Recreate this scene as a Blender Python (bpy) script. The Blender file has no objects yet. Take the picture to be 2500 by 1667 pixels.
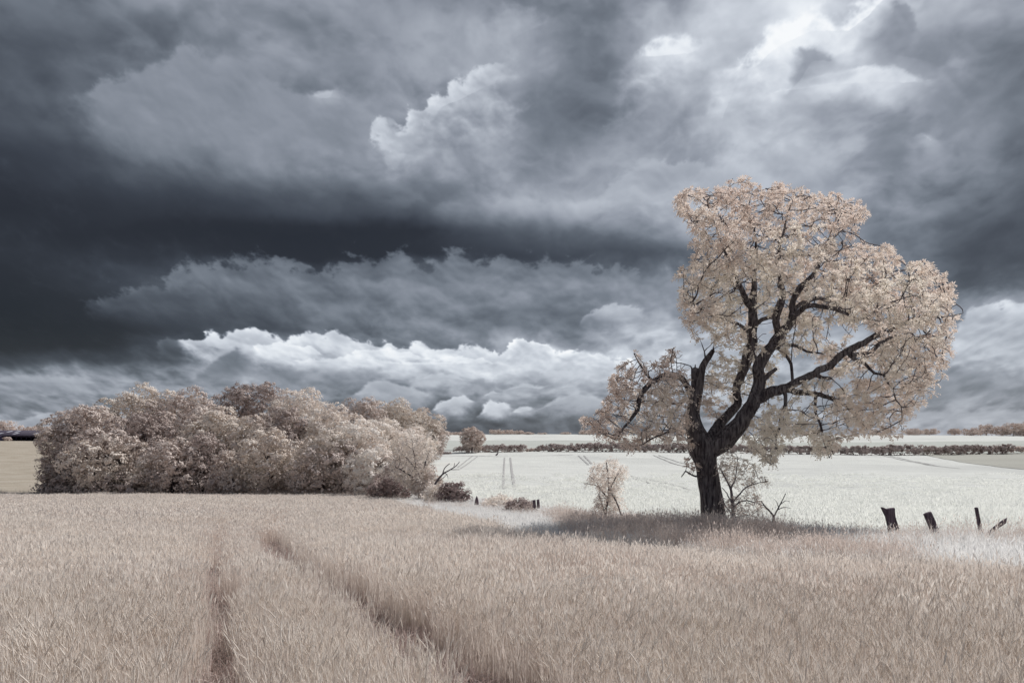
import bpy, math, random
import numpy as np
from math import radians as R, sin, cos, pi

rng = np.random.default_rng(7)
random.seed(7)
SC = bpy.context.scene
COL = SC.collection
F, H0, EYE = 1667.0, 1065.0, 1.75        # focal length and eye-level row of a 2500 px wide frame, eye height in m

# ------------------------------------------------------------------ camera
cd = bpy.data.cameras.new('camera'); cam = bpy.data.objects.new('camera', cd); COL.objects.link(cam)
cam.location = (0, 0, EYE); cam.rotation_euler = (R(90), 0, 0)
cd.sensor_width = 36; cd.lens = 24.0; cd.shift_y = 0.0926
cd.clip_start = 0.1; cd.clip_end = 20000
SC.camera = cam
SC.view_settings.view_transform = 'Standard'; SC.view_settings.look = 'None'
SC.view_settings.exposure = 0.0; SC.view_settings.gamma = 1.0
SC.cycles.max_bounces = 6; SC.cycles.diffuse_bounces = 5; SC.cycles.transmission_bounces = 4
SC.cycles.transparent_max_bounces = 4; SC.cycles.sample_clamp_indirect = 6

# ------------------------------------------------------------------ sun
SUN_AZ, SUN_EL = R(50), R(48)            # to the right of straight ahead, above the horizon
ld = bpy.data.lights.new('sun', 'SUN'); ld.energy = 4.3; ld.angle = R(1.0); ld.color = (1.0, .975, .945)
sun = bpy.data.objects.new('sun', ld); COL.objects.link(sun)
sd = np.array([cos(SUN_EL)*sin(SUN_AZ), cos(SUN_EL)*cos(SUN_AZ), sin(SUN_EL)])
from mathutils import Vector, Matrix
sun.rotation_euler = Vector(sd).to_track_quat('Z', 'Y').to_euler()
sun.location = (0, 0, 50)

# ------------------------------------------------------------------ world: storm sky
W = bpy.data.worlds.new('World'); SC.world = W; W.use_nodes = True
nt = W.node_tree; nt.nodes.clear()
class NB:
    """small helper that writes node chains"""
    def __init__(s, nt): s.nt = nt
    def n(s, typ, **kw):
        o = s.nt.nodes.new(typ)
        for k, v in kw.items(): setattr(o, k, v)
        return o
    def put(s, sock, v):
        if isinstance(v, bpy.types.NodeSocket): s.nt.links.new(v, sock)
        elif v is not None: sock.default_value = v
    def m(s, op, a, b=None, c=None, clamp=False):
        o = s.n('ShaderNodeMath', operation=op, use_clamp=clamp)
        for i, v in enumerate((a, b, c)): s.put(o.inputs[i], v)
        return o.outputs[0]
    def v(s, op, a, b=None, c=None, scale=None):
        o = s.n('ShaderNodeVectorMath', operation=op)
        for i, x in enumerate((a, b, c)):
            if x is not None: s.put(o.inputs[i], x)
        if scale is not None: s.put(o.inputs['Scale'], scale)
        return o.outputs['Value'] if op in ('LENGTH', 'DOT_PRODUCT') else o.outputs[0]
    def noise(s, vec, scale, detail=4, rough=.5, out='Fac', dist=0.0, lac=2.0):
        o = s.n('ShaderNodeTexNoise'); s.put(o.inputs['Vector'], vec)
        o.inputs['Scale'].default_value = scale; o.inputs['Detail'].default_value = detail
        o.inputs['Roughness'].default_value = rough; o.inputs['Distortion'].default_value = dist
        o.inputs['Lacunarity'].default_value = lac
        return o.outputs[out]
    def mr(s, v, a, b, c=0., d=1., smooth=False):
        o = s.n('ShaderNodeMapRange', interpolation_type='SMOOTHSTEP' if smooth else 'LINEAR')
        s.put(o.inputs[0], v); 
        for i, x in enumerate((a, b, c, d)): o.inputs[i+1].default_value = x
        return o.outputs[0]
    def mix(s, f, a, b):
        o = s.n('ShaderNodeMix', data_type='RGBA'); s.put(o.inputs[0], f); s.put(o.inputs[6], a); s.put(o.inputs[7], b)
        return o.outputs[2]
    def ramp(s, f, stops):
        o = s.n('ShaderNodeValToRGB'); s.put(o.inputs[0], f); e = o.color_ramp.elements
        while len(e) < len(stops): e.new(.5)
        for el, (p, c) in zip(e, stops): el.position = p; el.color = (*c, 1)
        return o.outputs[0]
def lin(c):
    c = c/255.
    return c/12.92 if c <= .04045 else ((c+.055)/1.055)**2.4
def srgb(r, g, b): return (lin(r), lin(g), lin(b))

def in_poly(x, y, poly):
    poly = np.array(poly, float); ins = np.zeros(len(x), bool); j = len(poly)-1
    for i in range(len(poly)):
        xi, yi = poly[i]; xj, yj = poly[j]
        c = ((yi > y) != (yj > y)) & (x < (xj-xi)*(y-yi)/(yj-yi+1e-12)+xi); ins ^= c; j = i
    return ins
# ---- the cloudscape, computed as radiance over the part of the sky ahead (x, y are directions, in the units of a 2500 px wide frame)
def gnoise(x, y, seed):
    """2-D gradient noise, about -0.7..0.7"""
    rg = np.random.default_rng(seed); pm = rg.permutation(256).astype(np.int32); an = rg.random(256)*2*pi
    gx, gy = np.cos(an).astype(np.float32), np.sin(an).astype(np.float32)
    xi, yi = np.floor(x).astype(np.int32), np.floor(y).astype(np.int32); xf, yf = (x-xi).astype(np.float32), (y-yi).astype(np.float32)
    u, v = xf*xf*xf*(xf*(xf*6-15)+10), yf*yf*yf*(yf*(yf*6-15)+10)
    def dot(i, j):
        h = pm[(pm[(xi+i) & 255]+yi+j) & 255]; return gx[h]*(xf-i)+gy[h]*(yf-j)
    a = dot(0, 0); a += u*(dot(1, 0)-a); c = dot(0, 1); c += u*(dot(1, 1)-c)
    return a+v*(c-a)
def fbm(x, y, octv, gain, seed, fold=False):
    s = 0; a = 1.; tot = 0
    for i in range(octv):
        n = gnoise(x*2.03**i+i*17.3, y*2.03**i-i*9.1, seed+i)
        if fold: n = np.abs(n)*2-.42
        s = s+a*n; tot += a; a *= gain
    return s/tot*1.4
def sst_(t): t = np.clip(t, 0, 1); return t*t*(3-2*t)
GX = [0, 200, 400, 600, 800, 1000, 1200, 1400, 1600, 1800, 2000, 2200, 2400, 2500]
GY = [0, 100, 200, 300, 400, 500, 570, 620, 660, 700, 760, 800, 840, 880, 920, 960, 1000, 1040]
GV = [[100,112,135,142,132,130,125,122,135,185,205,165,150,150],
 [86,88,112,136,132,134,150,132,160,170,215,140,120,115],
 [84,95,128,132,125,134,158,115,150,180,185,170,115,110],
 [76,95,126,140,138,142,150,108,140,178,155,140,125,105],
 [58,72,98,115,134,145,142,138,150,168,160,142,120,95],
 [46,50,58,66,80,112,140,158,165,165,150,130,95,82],
 [50,46,42,38,38,44,72,105,130,150,140,112,82,72],
 [50,52,52,44,42,46,60,72,82,110,130,108,70,68],
 [45,55,68,66,66,84,100,95,100,130,130,110,72,75],
 [38,54,80,88,98,118,132,126,130,130,130,118,76,90],
 [30,42,68,82,104,112,118,112,135,150,132,130,150,150],
 [30,36,58,80,100,112,112,125,160,160,150,142,168,180],
 [42,42,70,110,125,130,140,160,172,168,152,150,160,180],
 [70,66,84,130,165,180,190,195,190,172,152,150,155,185],
 [130,138,140,148,152,158,172,176,170,162,150,150,160,168],
 [122,125,130,130,128,128,140,150,152,150,150,150,132,130],
 [118,132,138,138,120,112,112,130,148,150,150,150,150,148],
 [150,148,138,128,118,100,92,98,120,140,145,150,160,160]]
def paint_clouds(px, py):
    RES = (px[0, 1]-px[0, 0])/2.*1.0
    h = np.clip((1110-py)/1110, 0, 1.2); k = 1/(.25+.75*h)            # cloud cells shrink towards the horizon
    nx, ny = (px-1250)*k**.6/430+7, -np.log(.25+.75*h)/.75*1110/430*1.0
    w1, w2 = fbm(nx*1.2, ny*1.2, 4, .5, 11), fbm(nx*1.2, ny*1.2, 4, .5, 31)
    ux, uy = nx+w1*.13, ny+w2*.13
    def puffs(x_, y_, octv, gain, seed): return -fbm(x_, y_, octv, gain, seed, True)       # round heads between creases
    big = puffs(ux*1.1, uy*1.15, 3, .42, 51)
    bl = puffs(ux*2.3, uy*2.5, 5, .5, 53)
    fine = puffs(nx*6.+w1*.3, ny*6.6+w2*.3, 4, .55, 71)
    soft_n = fbm(ux*2.6, uy*2.9, 5, .52, 77)
    edge = fbm(nx*8+3, ny*8, 5, .6, 91)
    wx, wy = px+(w1*56+edge*8+soft_n*14+bl*18)/k**.8, py+(w2*40+bl*30+soft_n*14+edge*8)/k**1.1
    # broad tones
    gi = np.clip(np.interp(wx, GX, np.arange(len(GX))), 0, len(GX)-1.001); gj = np.clip(np.interp(wy, GY, np.arange(len(GY))), 0, len(GY)-1.001)
    G = np.array(GV, np.float32)
    i0, j0 = gi.astype(int), gj.astype(int); a, c = sst_(gi-i0)*.5+(gi-i0)*.5, sst_(gj-j0)*.5+(gj-j0)*.5
    T = (G[j0, i0]*(1-a)+G[j0, i0+1]*a)*(1-c)+(G[j0+1, i0]*(1-a)+G[j0+1, i0+1]*a)*c
    def light(f, amt):                                                  # relief seen under light from above right
        gy_, gx_ = np.gradient(f); return np.tanh((-gx_*.5+gy_*1.)*amt)
    def blur(f, n):
        for _ in range(n):
            f = (f+np.roll(f, 1, 0)+np.roll(f, -1, 0))/3; f = (f+np.roll(f, 1, 1)+np.roll(f, -1, 1))/3
        return f
    rel_a, rel_b, rel_f = -light(blur(big, 8), 60./RES), -light(blur(bl, 9), 40./RES), -light(blur(fine, 4), 13./RES)
    act = sst_((T-40)/100)                                              # dark undersides stay smooth
    busy = np.clip((k-1)/1.8, 0, 1)*.8+.2
    T = T+act*(rel_a*8+rel_b*8*busy+rel_f*1*busy+soft_n*16+w1*10+bl*10*busy)
    lump = fbm(ux*1.4+2, uy*1.9, 5, .5, 131)+bl*.25; lum2 = fbm(ux*3.2+9, uy*4.4, 5, .5, 141)+bl*.25; lum3 = fbm(ux*4+9, uy*8, 4, .5, 151)+fine*.2
    T = T+act*4+act*(np.tanh(lump*5+.2)*13+np.tanh(lum2*5)*11*(.4+.8*busy)+np.tanh(lum3*6)*8*np.clip(k-1.7, 0, 1)/1.)
    def sdf(poly, rough, soft=0):
        P_ = np.array(poly, float); st = 4
        sx, sy = wx2[::st, ::st].ravel(), wy2[::st, ::st].ravel()
        lo, hi = P_.min(0)-160, P_.max(0)+160; D_ = np.full(sx.shape, -160., np.float32)
        m = (sx > lo[0]) & (sx < hi[0]) & (sy > lo[1]) & (sy < hi[1]); q = np.stack([sx[m], sy[m]], -1)
        if len(q):
            dd = np.full(len(q), 1e9)
            for i in range(len(P_)):
                A, B_ = P_[i], P_[(i+1) % len(P_)]; ab = B_-A; t = np.clip(((q-A)@ab)/max(ab@ab, 1e-9), 0, 1)
                dd = np.minimum(dd, np.hypot(q[:, 0]-A[0]-ab[0]*t, q[:, 1]-A[1]-ab[1]*t))
            D_[m] = np.where(in_poly(q[:, 0], q[:, 1], P_), dd, -dd)
        D_ = D_.reshape(wx2[::st, ::st].shape); H_, W_ = px.shape
        yi = np.clip(np.arange(H_)/st, 0, D_.shape[0]-1.001); xi = np.clip(np.arange(W_)/st, 0, D_.shape[1]-1.001)
        y0, x0 = yi.astype(int), xi.astype(int); fy, fx = (yi-y0)[:, None], (xi-x0)[None]
        S = (D_[y0][:, x0]*(1-fx)+D_[y0][:, x0+1]*fx)*(1-fy)+(D_[y0+1][:, x0]*(1-fx)+D_[y0+1][:, x0+1]*fx)*fy
        return S, S+(bl*1.+fine*.8+edge*.7+soft_n*.8)*rough
    wx2, wy2 = px+w1*12/k, py+w2*10/k
    def bank(T, poly, tone, rim, rimw, rough, soft, fade=None, op=1., rel=(14, 9), rimdir=(-.3, -1.)):
        """a bank of cloud in front: ragged outline, rim towards the light, fading into what is below"""
        S0, S = sdf(poly, rough)
        gy_, gx_ = np.gradient(blur(S0, 3)); l = np.hypot(gx_, gy_)+1e-3
        face = sst_(.35+.75*((gx_*-rimdir[0]+gy_*-rimdir[1])/l))
        f = sst_(S/(soft*(1+4*(1-face)))+.5)*op
        if fade: f = f*sst_((fade[1]-wy)/(fade[1]-fade[0]))
        s = tone+rim*face*np.exp(-np.clip(S, 0, None)/rimw)+rel_b*rel[0]*.7+rel_f*rel[1]*.2+soft_n*(rel[0]+rel[1])*.9+fine*rel[1]*.6
        return T*(1-f)+s*f
    B = bank
    T = B(T, [(212,232),(275,192),(402,163),(436,122),(476,138),(516,155),(614,155),(637,200),(740,247),(769,224),(820,215),(855,252),(890,321),(900,400),(860,440),(700,470),(400,420),(230,330)], 139, 12, 40, 22, 26, (300, 440), .85, (8, 4))
    T = B(T, [(1525,425),(1571,396),(1640,396),(1690,390),(1744,413),(1800,405),(1850,440),(1900,520),(1700,560),(1450,540),(1480,460)], 164, 16, 30, 20, 18, (430, 540), .7, (10, 5))
    T = B(T, [(1880,400),(1933,344),(1990,380),(2010,470),(1900,480)], 160, 14, 30, 16, 18, (400, 480), .5, (10, 5))
    T = B(T, [(1290,200),(1360,180),(1430,230),(1420,330),(1370,400),(1290,390),(1265,330),(1250,260)], 112, 0, 10, 26, 50, None, .55, (8, 5))
    T = B(T, [(918,302),(940,300),(968,312),(990,300),(1008,272),(1038,258),(1052,228),(1100,205),(1150,188),(1178,168),(1215,163),(1245,178),(1252,220),(1258,280),(1275,330),(1262,400),(1150,425),(1050,440),(955,432),(937,395),(915,340)], 150, 66, 30, 26, 16, (330, 440), .9, (20, 22), (-.8, -.6))
    T = B(T, [(1080,215),(1150,190),(1185,170),(1225,170),(1245,190),(1235,235),(1190,250),(1130,285),(1060,290),(1045,250)], 186, 40, 26, 34, 26, None, .75, (22, 34), (-.8, -.6))
    T = B(T, [(925,312),(950,312),(968,340),(978,380),(960,410),(940,395),(925,350)], 184, 30, 14, 18, 16, None, .7, (16, 26))
    T = B(T, [(1480,340),(1550,240),(1640,170),(1710,150),(1670,220),(1570,310)], 168, 0, 30, 50, 90, None, .45, (18, 14))
    T = B(T, [(1190,60),(1250,20),(1330,60),(1300,150),(1230,170)], 160, 10, 30, 30, 50, None, .6, (18, 16))
    T = B(T, [(1730,430),(1775,350),(1800,300),(1835,330),(1800,410)], 186, 6, 30, 26, 50, None, .55, (16, 12))
    T = B(T, [(765,235),(780,222),(810,222),(822,245),(800,262),(772,258)], 172, 30, 12, 10, 16, None, .8, (8, 8))
    T = B(T, [(241,742),(321,697),(390,695),(459,662),(603,640),(720,655),(832,658),(884,622),(976,631),(1022,649),(1090,631),(1177,640),(1250,645),(1350,640),(1450,655),(1560,668),(1700,690),(1700,790),(1400,800),(900,800),(500,790),(260,790)], 124, 16, 34, 40, 30, (680, 790), .62, (20, 14))
    T = B(T, [(241,742),(300,715),(380,705),(460,700),(560,735),(600,790),(240,800)], 84, 16, 26, 30, 26, (730, 800), .65, (12, 8))
    T = B(T, [(1150,760),(1290,745),(1440,745),(1500,775),(1420,800),(1200,800)], 108, 0, 20, 16, 22, None, .5, (10, 6))
    T = B(T, [(1415,800),(1430,770),(1500,745),(1560,755),(1580,785),(1500,800)], 172, 26, 14, 14, 10, (760, 800), .8, (10, 8))
    low = [(440,832),(499,816),(540,822),(579,806),(626,797),(690,836),(749,808),(791,822),(818,801),(855,836),(908,841),(960,846),(1000,850),(1025,836),(1040,858),(1094,854),(1168,843),(1222,857),(1243,841),(1270,830),(1296,834),(1333,843),(1354,865),(1408,857),(1466,868),(1519,884),(1600,890),(1600,925),(1300,925),(1100,915),(900,905),(700,900),(560,885),(450,860)]
    T = B(T, low, 200, 44, 18, 15, 9, (875, 925), .85, (24, 24))
    T = B(T, [(1240,845),(1270,830),(1300,832),(1335,845),(1352,868),(1330,890),(1280,895),(1240,880)], 190, 52, 12, 14, 7, (865, 895), .9, (20, 26))
    T = B(T, [(1360,868),(1400,858),(1440,866),(1470,880),(1440,895),(1380,895)], 190, 50, 9, 7, 6, (875, 895), .9, (18, 22))
    T = B(T, [(620,850),(680,842),(760,850),(800,868),(740,885),(640,880)], 205, 34, 10, 12, 7, (865, 890), .8, (18, 20))
    T = B(T, [(860,862),(930,852),(1000,862),(1040,880),(960,890),(880,884)], 208, 34, 10, 12, 7, (870, 895), .8, (18, 20))
    T = B(T, [(1060,880),(1120,872),(1190,876),(1215,892),(1130,900)], 202, 34, 9, 10, 6, (880, 902), .8, (16, 18))
    T = B(T, [(620,915),(760,900),(900,910),(980,930),(840,945),(660,940)], 136, 8, 14, 18, 16, None, .6, (14, 12))
    T = B(T, [(1560,940),(1480,925),(1400,935),(1330,925),(1300,910),(1420,905),(1560,912)], 188, 16, 10, 12, 12, None, .6, (14, 12))
    T = B(T, [(720,880),(850,870),(1000,885),(1150,880),(1150,892),(900,897),(730,892)], 225, 10, 9, 8, 8, None, .7, (10, 10))
    for pl, to, ri, sf in (([(1055,1003),(1076,979),(1106,968),(1133,967),(1156,983),(1138,998),(1130,1012),(1106,1009),(1066,1008)], 186, 30, 6), ([(1171,1016),(1183,990),(1198,979),(1213,988),(1234,985),(1249,1001),(1226,1018),(1210,1022)], 190, 30, 6),
       ([(1252,1008),(1270,998),(1287,993),(1303,1001),(1297,1013),(1273,1018)], 178, 26, 6), ([(1180,968),(1192,960),(1204,953),(1222,961),(1206,971)], 176, 20, 6), ([(865,966),(900,936),(940,925),(1000,945),(1050,962),(1056,975),(1030,985),(950,987),(900,982)], 170, 18, 10),
       ([(1323,1000),(1345,980),(1380,968),(1413,964),(1466,976),(1500,1000),(1420,1008)], 168, 22, 9), ([(1243,951),(1258,940),(1275,933),(1333,944),(1328,956),(1260,957)], 178, 20, 8), ([(1028,926),(1061,912),(1100,915),(1130,930),(1060,934)], 182, 20, 9),
       ([(45,1032),(65,1022),(92,1016),(119,1010),(143,1016),(165,1030),(160,1050),(45,1050)], 158, 26, 8), ([(-60,925),(60,915),(180,925),(260,935),(180,948),(-60,945)], 160, 14, 12), ([(2050,1010),(2200,1002),(2350,1010),(2520,1000),(2520,1035),(2050,1035)], 168, 10, 16)):
        T = B(T, pl, to, ri, 8, 6, sf, None, .95, (9, 9))
    T = B(T, [(2320,880),(2332,800),(2360,758),(2430,747),(2600,742),(2600,920),(2450,915)], 176, 34, 22, 14, 10, (840, 930), .85, (22, 20))
    T = B(T, [(1570,135),(1617,110),(1675,102),(1706,118),(1700,150),(1640,155),(1600,150)], 226, 14, 22, 30, 44, None, .8, (16, 14))
    T = B(T, [(1745,330),(1740,285),(1762,245),(1778,200),(1800,165),(1830,170),(1810,230),(1790,280),(1800,330),(1770,350)], 208, 4, 22, 26, 60, None, .6, (12, 8))
    T = B(T, [(1850,120),(1890,80),(1960,55),(2060,40),(2110,0),(2170,-20),(2150,60),(2080,110),(1990,100),(1900,150),(1850,190),(1820,170)], 240, 8, 22, 36, 50, None, .85, (18, 14))
    T = B(T, [(1900,225),(1927,212),(1996,184),(2082,166),(2145,161),(2226,184),(2275,201),(2226,222),(2111,235),(1967,232)], 212, 26, 18, 16, 16, None, .9, (14, 10))
    T = B(T, [(2312,168),(2329,145),(2363,149),(2378,178),(2345,194)], 196, 20, 12, 12, 26, None, .85, (8, 8))
    T = B(T, [(2249,330),(2262,331),(2286,348),(2272,352)], 196, 10, 5, 5, 12, None, .7, (5, 5))
    T = B(T, [(2191,4),(2226,30),(2240,75),(2222,98),(2191,122),(2145,125),(2118,95),(2151,63),(2168,26)], 134, 26, 14, 20, 16, None, .85, (14, 8), (.6, -.8))
    T = B(T, [(2240,110),(2290,90),(2420,110),(2450,200),(2400,290),(2300,280),(2270,215),(2180,130)], 128, 6, 20, 22, 40, None, .6, (14, 8))
    T = B(T, [(1942,166),(1950,118),(1990,106),(2042,134),(2052,160),(2000,178),(1960,215),(1925,230)], 140, 10, 10, 16, 22, None, .75, (12, 8))
    T = B(T, [(387,842),(408,825),(432,836),(442,860),(424,878),(392,876)], 84, 26, 8, 10, 10, None, .9, (8, 6))
    T = B(T, [(480,925),(525,889),(548,862),(579,849),(597,865),(596,905),(560,930)], 112, 20, 10, 10, 12, None, .9, (8, 6))
    T = B(T, [(1412,848),(1420,836),(1438,836),(1444,848),(1430,858)], 146, 8, 6, 5, 8, None, .8, (5, 5))
    T = 126+(T-126)*np.where(T < 126, 1.10, 1.10)
    T = B(T, [(2000,900),(2400,905),(2600,930),(2600,965),(2300,985),(2000,980)], 138, 6, 10, 16, 22, None, .6, (10, 8))
    return T
TONE = np.array([(0, 20, 21, 25), (38, 37, 38, 43), (60, 57, 61, 69), (90, 84, 90, 99), (120, 114, 121, 131), (150, 144, 150, 161), (180, 175, 181, 191), (210, 206, 212, 221), (235, 234, 239, 245), (255, 251, 253, 255)], float)
def tone_rgb(T):
    c = np.stack([np.interp(T, TONE[:, 0], TONE[:, i]) for i in (1, 2, 3)], -1)/255.
    return np.where(c <= .04045, c/12.92, ((c+.055)/1.055)**2.4).astype(np.float32)
AZ1, EL0, EL1 = math.radians(54), math.radians(-4), math.radians(40)
SW_, SH_ = 2400, 1000
def sky_front():
    a, e = np.meshgrid(np.linspace(-AZ1, AZ1, SW_), np.linspace(EL1, EL0, SH_))
    return paint_clouds(1250+F*np.tan(a), H0-F*np.tan(e)/np.cos(a))

def mem_image(name, T):
    h_, w_ = T.shape; im = bpy.data.images.new(name, w_, h_, alpha=False, float_buffer=True); im.colorspace_settings.name = 'Linear Rec.709'
    A = np.ones((h_, w_, 4), np.float32); A[..., :3] = tone_rgb(T)[::-1]; im.pixels.foreach_set(A.ravel()); im.update(); im.pack(); return im
a_, e_ = np.meshgrid(np.linspace(-pi, pi, 1024), np.linspace(pi/2, -pi/2, 512))
kk = 1.2/(np.abs(np.sin(e_))+.25)
Tb = 128+34*np.tanh(3*fbm(np.sin(a_)*kk*1.3+5, np.cos(a_)*kk*1.3+5, 6, .5, 201))+14*fbm(a_*4+9, e_*9+9, 4, .5, 211)
Tb = Tb+28*np.exp(-((a_-SUN_AZ)**2+(e_-SUN_EL)**2)/.35)-26*np.exp(-((a_+1.1)**2+(e_-.25)**2)/.5)
Tb = np.where(e_ < -.03, 132, Tb)
b = NB(nt)
D = b.n('ShaderNodeTexCoord').outputs['Generated']
sep = b.n('ShaderNodeSeparateXYZ'); nt.links.new(D, sep.inputs[0])
az = b.m('ARCTAN2', sep.outputs[0], sep.outputs[1]); el = b.m('ARCSINE', sep.outputs[2])
def tex(im, u, v_):
    c = b.n('ShaderNodeCombineXYZ'); b.put(c.inputs[0], u); b.put(c.inputs[1], v_)
    t_ = b.n('ShaderNodeTexImage', image=im, extension='EXTEND', interpolation='Cubic'); nt.links.new(c.outputs[0], t_.inputs[0]); return t_.outputs[0]
front = tex(mem_image('cloudscape_ahead', sky_front()), b.mr(az, -AZ1, AZ1), b.mr(el, EL0, EL1))
rest = tex(mem_image('cloudscape_around', Tb), b.mr(az, -pi, pi), b.mr(el, -pi/2, pi/2))
inside = b.m('MULTIPLY', b.mr(b.m('ABSOLUTE', az), AZ1-.16, AZ1-.01, 1., 0., True), b.m('MULTIPLY', b.mr(el, EL1-.10, EL1-.01, 1., 0., True), b.mr(el, -.06, -.02, 0., 1., True)))
cloud = b.mix(inside, rest, front)
sky = b.n('ShaderNodeTexSky', sky_type='NISHITA', sun_disc=False, sun_elevation=SUN_EL, sun_rotation=SUN_AZ)
skyc = b.v('SCALE', sky.outputs[0], scale=.08)
colr = b.mix(.05, cloud, skyc)                    # a little clear sky glows through the deck
bg = b.n('ShaderNodeBackground'); nt.links.new(colr, bg.inputs[0]); bg.inputs[1].default_value = 1.0
wo = b.n('ShaderNodeOutputWorld'); nt.links.new(bg.outputs[0], wo.inputs[0])

# ------------------------------------------------------------------ helpers
def P(x, y, d):
    return np.array([(x-1250)/F*d, d, EYE-(y-H0)/F*d])
def nrm(a, axis=-1):
    return a/np.maximum(np.linalg.norm(a, axis=axis, keepdims=True), 1e-9)
def mesh(name, V, faces, mat=None, smooth=False, attrs=None):
    """faces: list of (n,k) index arrays"""
    me = bpy.data.meshes.new(name); V = np.asarray(V, np.float32).reshape(-1, 3)
    faces = [np.asarray(f, np.int32) for f in faces if len(f)]
    me.vertices.add(len(V)); me.vertices.foreach_set('co', V.ravel())
    nl = sum(f.size for f in faces); npol = sum(len(f) for f in faces)
    me.loops.add(nl); me.polygons.add(npol)
    me.loops.foreach_set('vertex_index', np.concatenate([f.ravel() for f in faces]))
    tot = np.concatenate([np.full(len(f), f.shape[1], np.int32) for f in faces])
    st = np.concatenate([[0], np.cumsum(tot)[:-1]]).astype(np.int32)
    me.polygons.foreach_set('loop_start', st); me.polygons.foreach_set('loop_total', tot)
    if smooth: me.polygons.foreach_set('use_smooth', np.ones(npol, bool))
    me.update(calc_edges=True)
    if mat: me.materials.append(mat)
    return me
def put(name, me, parent=None, loc=None):
    o = bpy.data.objects.new(name, me); COL.objects.link(o)
    if parent is not None: o.parent = parent
    if loc is not None: o.location = loc
    return o
def tag(o, label=None, cat=None, group=None, kind=None):
    if label: o['label'] = label
    if cat: o['category'] = cat
    if group: o['group'] = group
    if kind: o['kind'] = kind
    return o
def thing(name, loc, label, cat, group=None):
    o = bpy.data.objects.new(name, None); COL.objects.link(o); o.location = tuple(float(c) for c in loc); o.empty_display_size = .3
    return tag(o, label, cat, group)
def child(name, V, faces, mat, root, smooth=False):
    V = np.asarray(V).reshape(-1, 3) - np.array(root.location)
    return put(name, mesh(name, V, faces, mat, smooth), root)

# ------------------------------------------------------------------ materials
def material(name):
    m = bpy.data.materials.new(name); m.use_nodes = True; m.node_tree.nodes.clear()
    q = NB(m.node_tree); out = q.n('ShaderNodeOutputMaterial')
    return m, q, out
def foliage_mat(name, ca, cb, cc=None, trans=.4, nscale=.6, isl=.5):
    """leaf: reflects and lets light through; hue varies by leaf and by clump"""
    m, q, out = material(name)
    geo = q.n('ShaderNodeNewGeometry')
    n1 = q.noise(geo.outputs['Position'], nscale, 3, .6)
    f = q.m('ADD', q.m('MULTIPLY', geo.outputs['Random Per Island'], isl), q.m('MULTIPLY', q.m('SUBTRACT', n1, .5), 1.4))
    f = q.m('ADD', f, .5-isl/2, clamp=True)
    c = q.mix(f, (*ca, 1), (*cb, 1))
    if cc:
        n2 = q.mr(q.noise(geo.outputs['Position'], nscale*.35, 2, .5), .45, .62, 0, 1, True)
        c = q.mix(n2, c, (*cc, 1))
    df = q.n('ShaderNodeBsdfDiffuse'); q.put(df.inputs[0], c)
    tr = q.n('ShaderNodeBsdfTranslucent'); q.put(tr.inputs[0], c)
    mx = q.n('ShaderNodeMixShader'); mx.inputs[0].default_value = trans
    q.nt.links.new(df.outputs[0], mx.inputs[1]); q.nt.links.new(tr.outputs[0], mx.inputs[2]); q.nt.links.new(mx.outputs[0], out.inputs[0])
    return m
def surf_mat(name, ca, cb, scale=3., stretch=(1, 1, 1), rough=.9, bump=.0, bscale=20., detail=6, lo=.35, hi=.65, bdist=.05):
    m, q, out = material(name)
    geo = q.n('ShaderNodeNewGeometry'); pos = q.v('MULTIPLY', geo.outputs['Position'], stretch)
    f = q.mr(q.noise(pos, scale, detail, .6), lo, hi)
    p = q.n('ShaderNodeBsdfPrincipled'); q.put(p.inputs['Base Color'], q.mix(f, (*ca, 1), (*cb, 1)))
    p.inputs['Roughness'].default_value = rough; p.inputs['Specular IOR Level'].default_value = .15
    if bump:
        bp = q.n('ShaderNodeBump'); bp.inputs['Strength'].default_value = bump; bp.inputs['Distance'].default_value = bdist
        q.put(bp.inputs['Height'], q.noise(pos, bscale, 5, .65)); q.nt.links.new(bp.outputs[0], p.inputs['Normal'])
    q.nt.links.new(p.outputs[0], out.inputs[0]); return m
M = {}
M['leaf_main'] = foliage_mat('leaf_main', (.875, .785, .71), (.81, .695, .635), (.91, .85, .77), .42, .5)
M['leaf_pale'] = foliage_mat('leaf_pale', (.93, .88, .82), (.88, .80, .745), None, .5, 1.)
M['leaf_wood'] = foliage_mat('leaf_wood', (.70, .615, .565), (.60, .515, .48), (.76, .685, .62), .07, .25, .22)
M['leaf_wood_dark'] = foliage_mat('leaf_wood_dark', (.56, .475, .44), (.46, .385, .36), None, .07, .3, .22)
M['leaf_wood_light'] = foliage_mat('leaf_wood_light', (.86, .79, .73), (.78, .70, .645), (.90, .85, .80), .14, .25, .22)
M['leaf_hedge'] = foliage_mat('leaf_hedge', (.54, .45, .42), (.38, .31, .295), None, .2, .5)
M['leaf_far'] = foliage_mat('leaf_far', (.72, .62, .56), (.62, .52, .475), None, .2, .1)
M['leaf_dark'] = foliage_mat('leaf_dark', (.38, .30, .285), (.25, .195, .19), None, .25, 1.)
M['crop'] = foliage_mat('crop', (.86, .795, .735), (.75, .67, .615), (.72, .625, .57), .42, .35, .8)
M['ear'] = foliage_mat('ear', (.91, .855, .795), (.80, .73, .67), None, .4, .5, .8)
M['trodden'] = foliage_mat('trodden', (.64, .53, .49), (.50, .405, .38), None, .3, .8, .8)
M['verge'] = foliage_mat('verge', (.94, .935, .925), (.88, .86, .84), None, .45, .5, .8)
M['pale_crop'] = foliage_mat('pale_crop', (.95, .95, .91), (.87, .87, .835), None, .45, .3, .6)
M['verge_brown'] = foliage_mat('verge_brown', (.82, .735, .68), (.66, .57, .52), None, .4, .8, .8)
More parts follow.
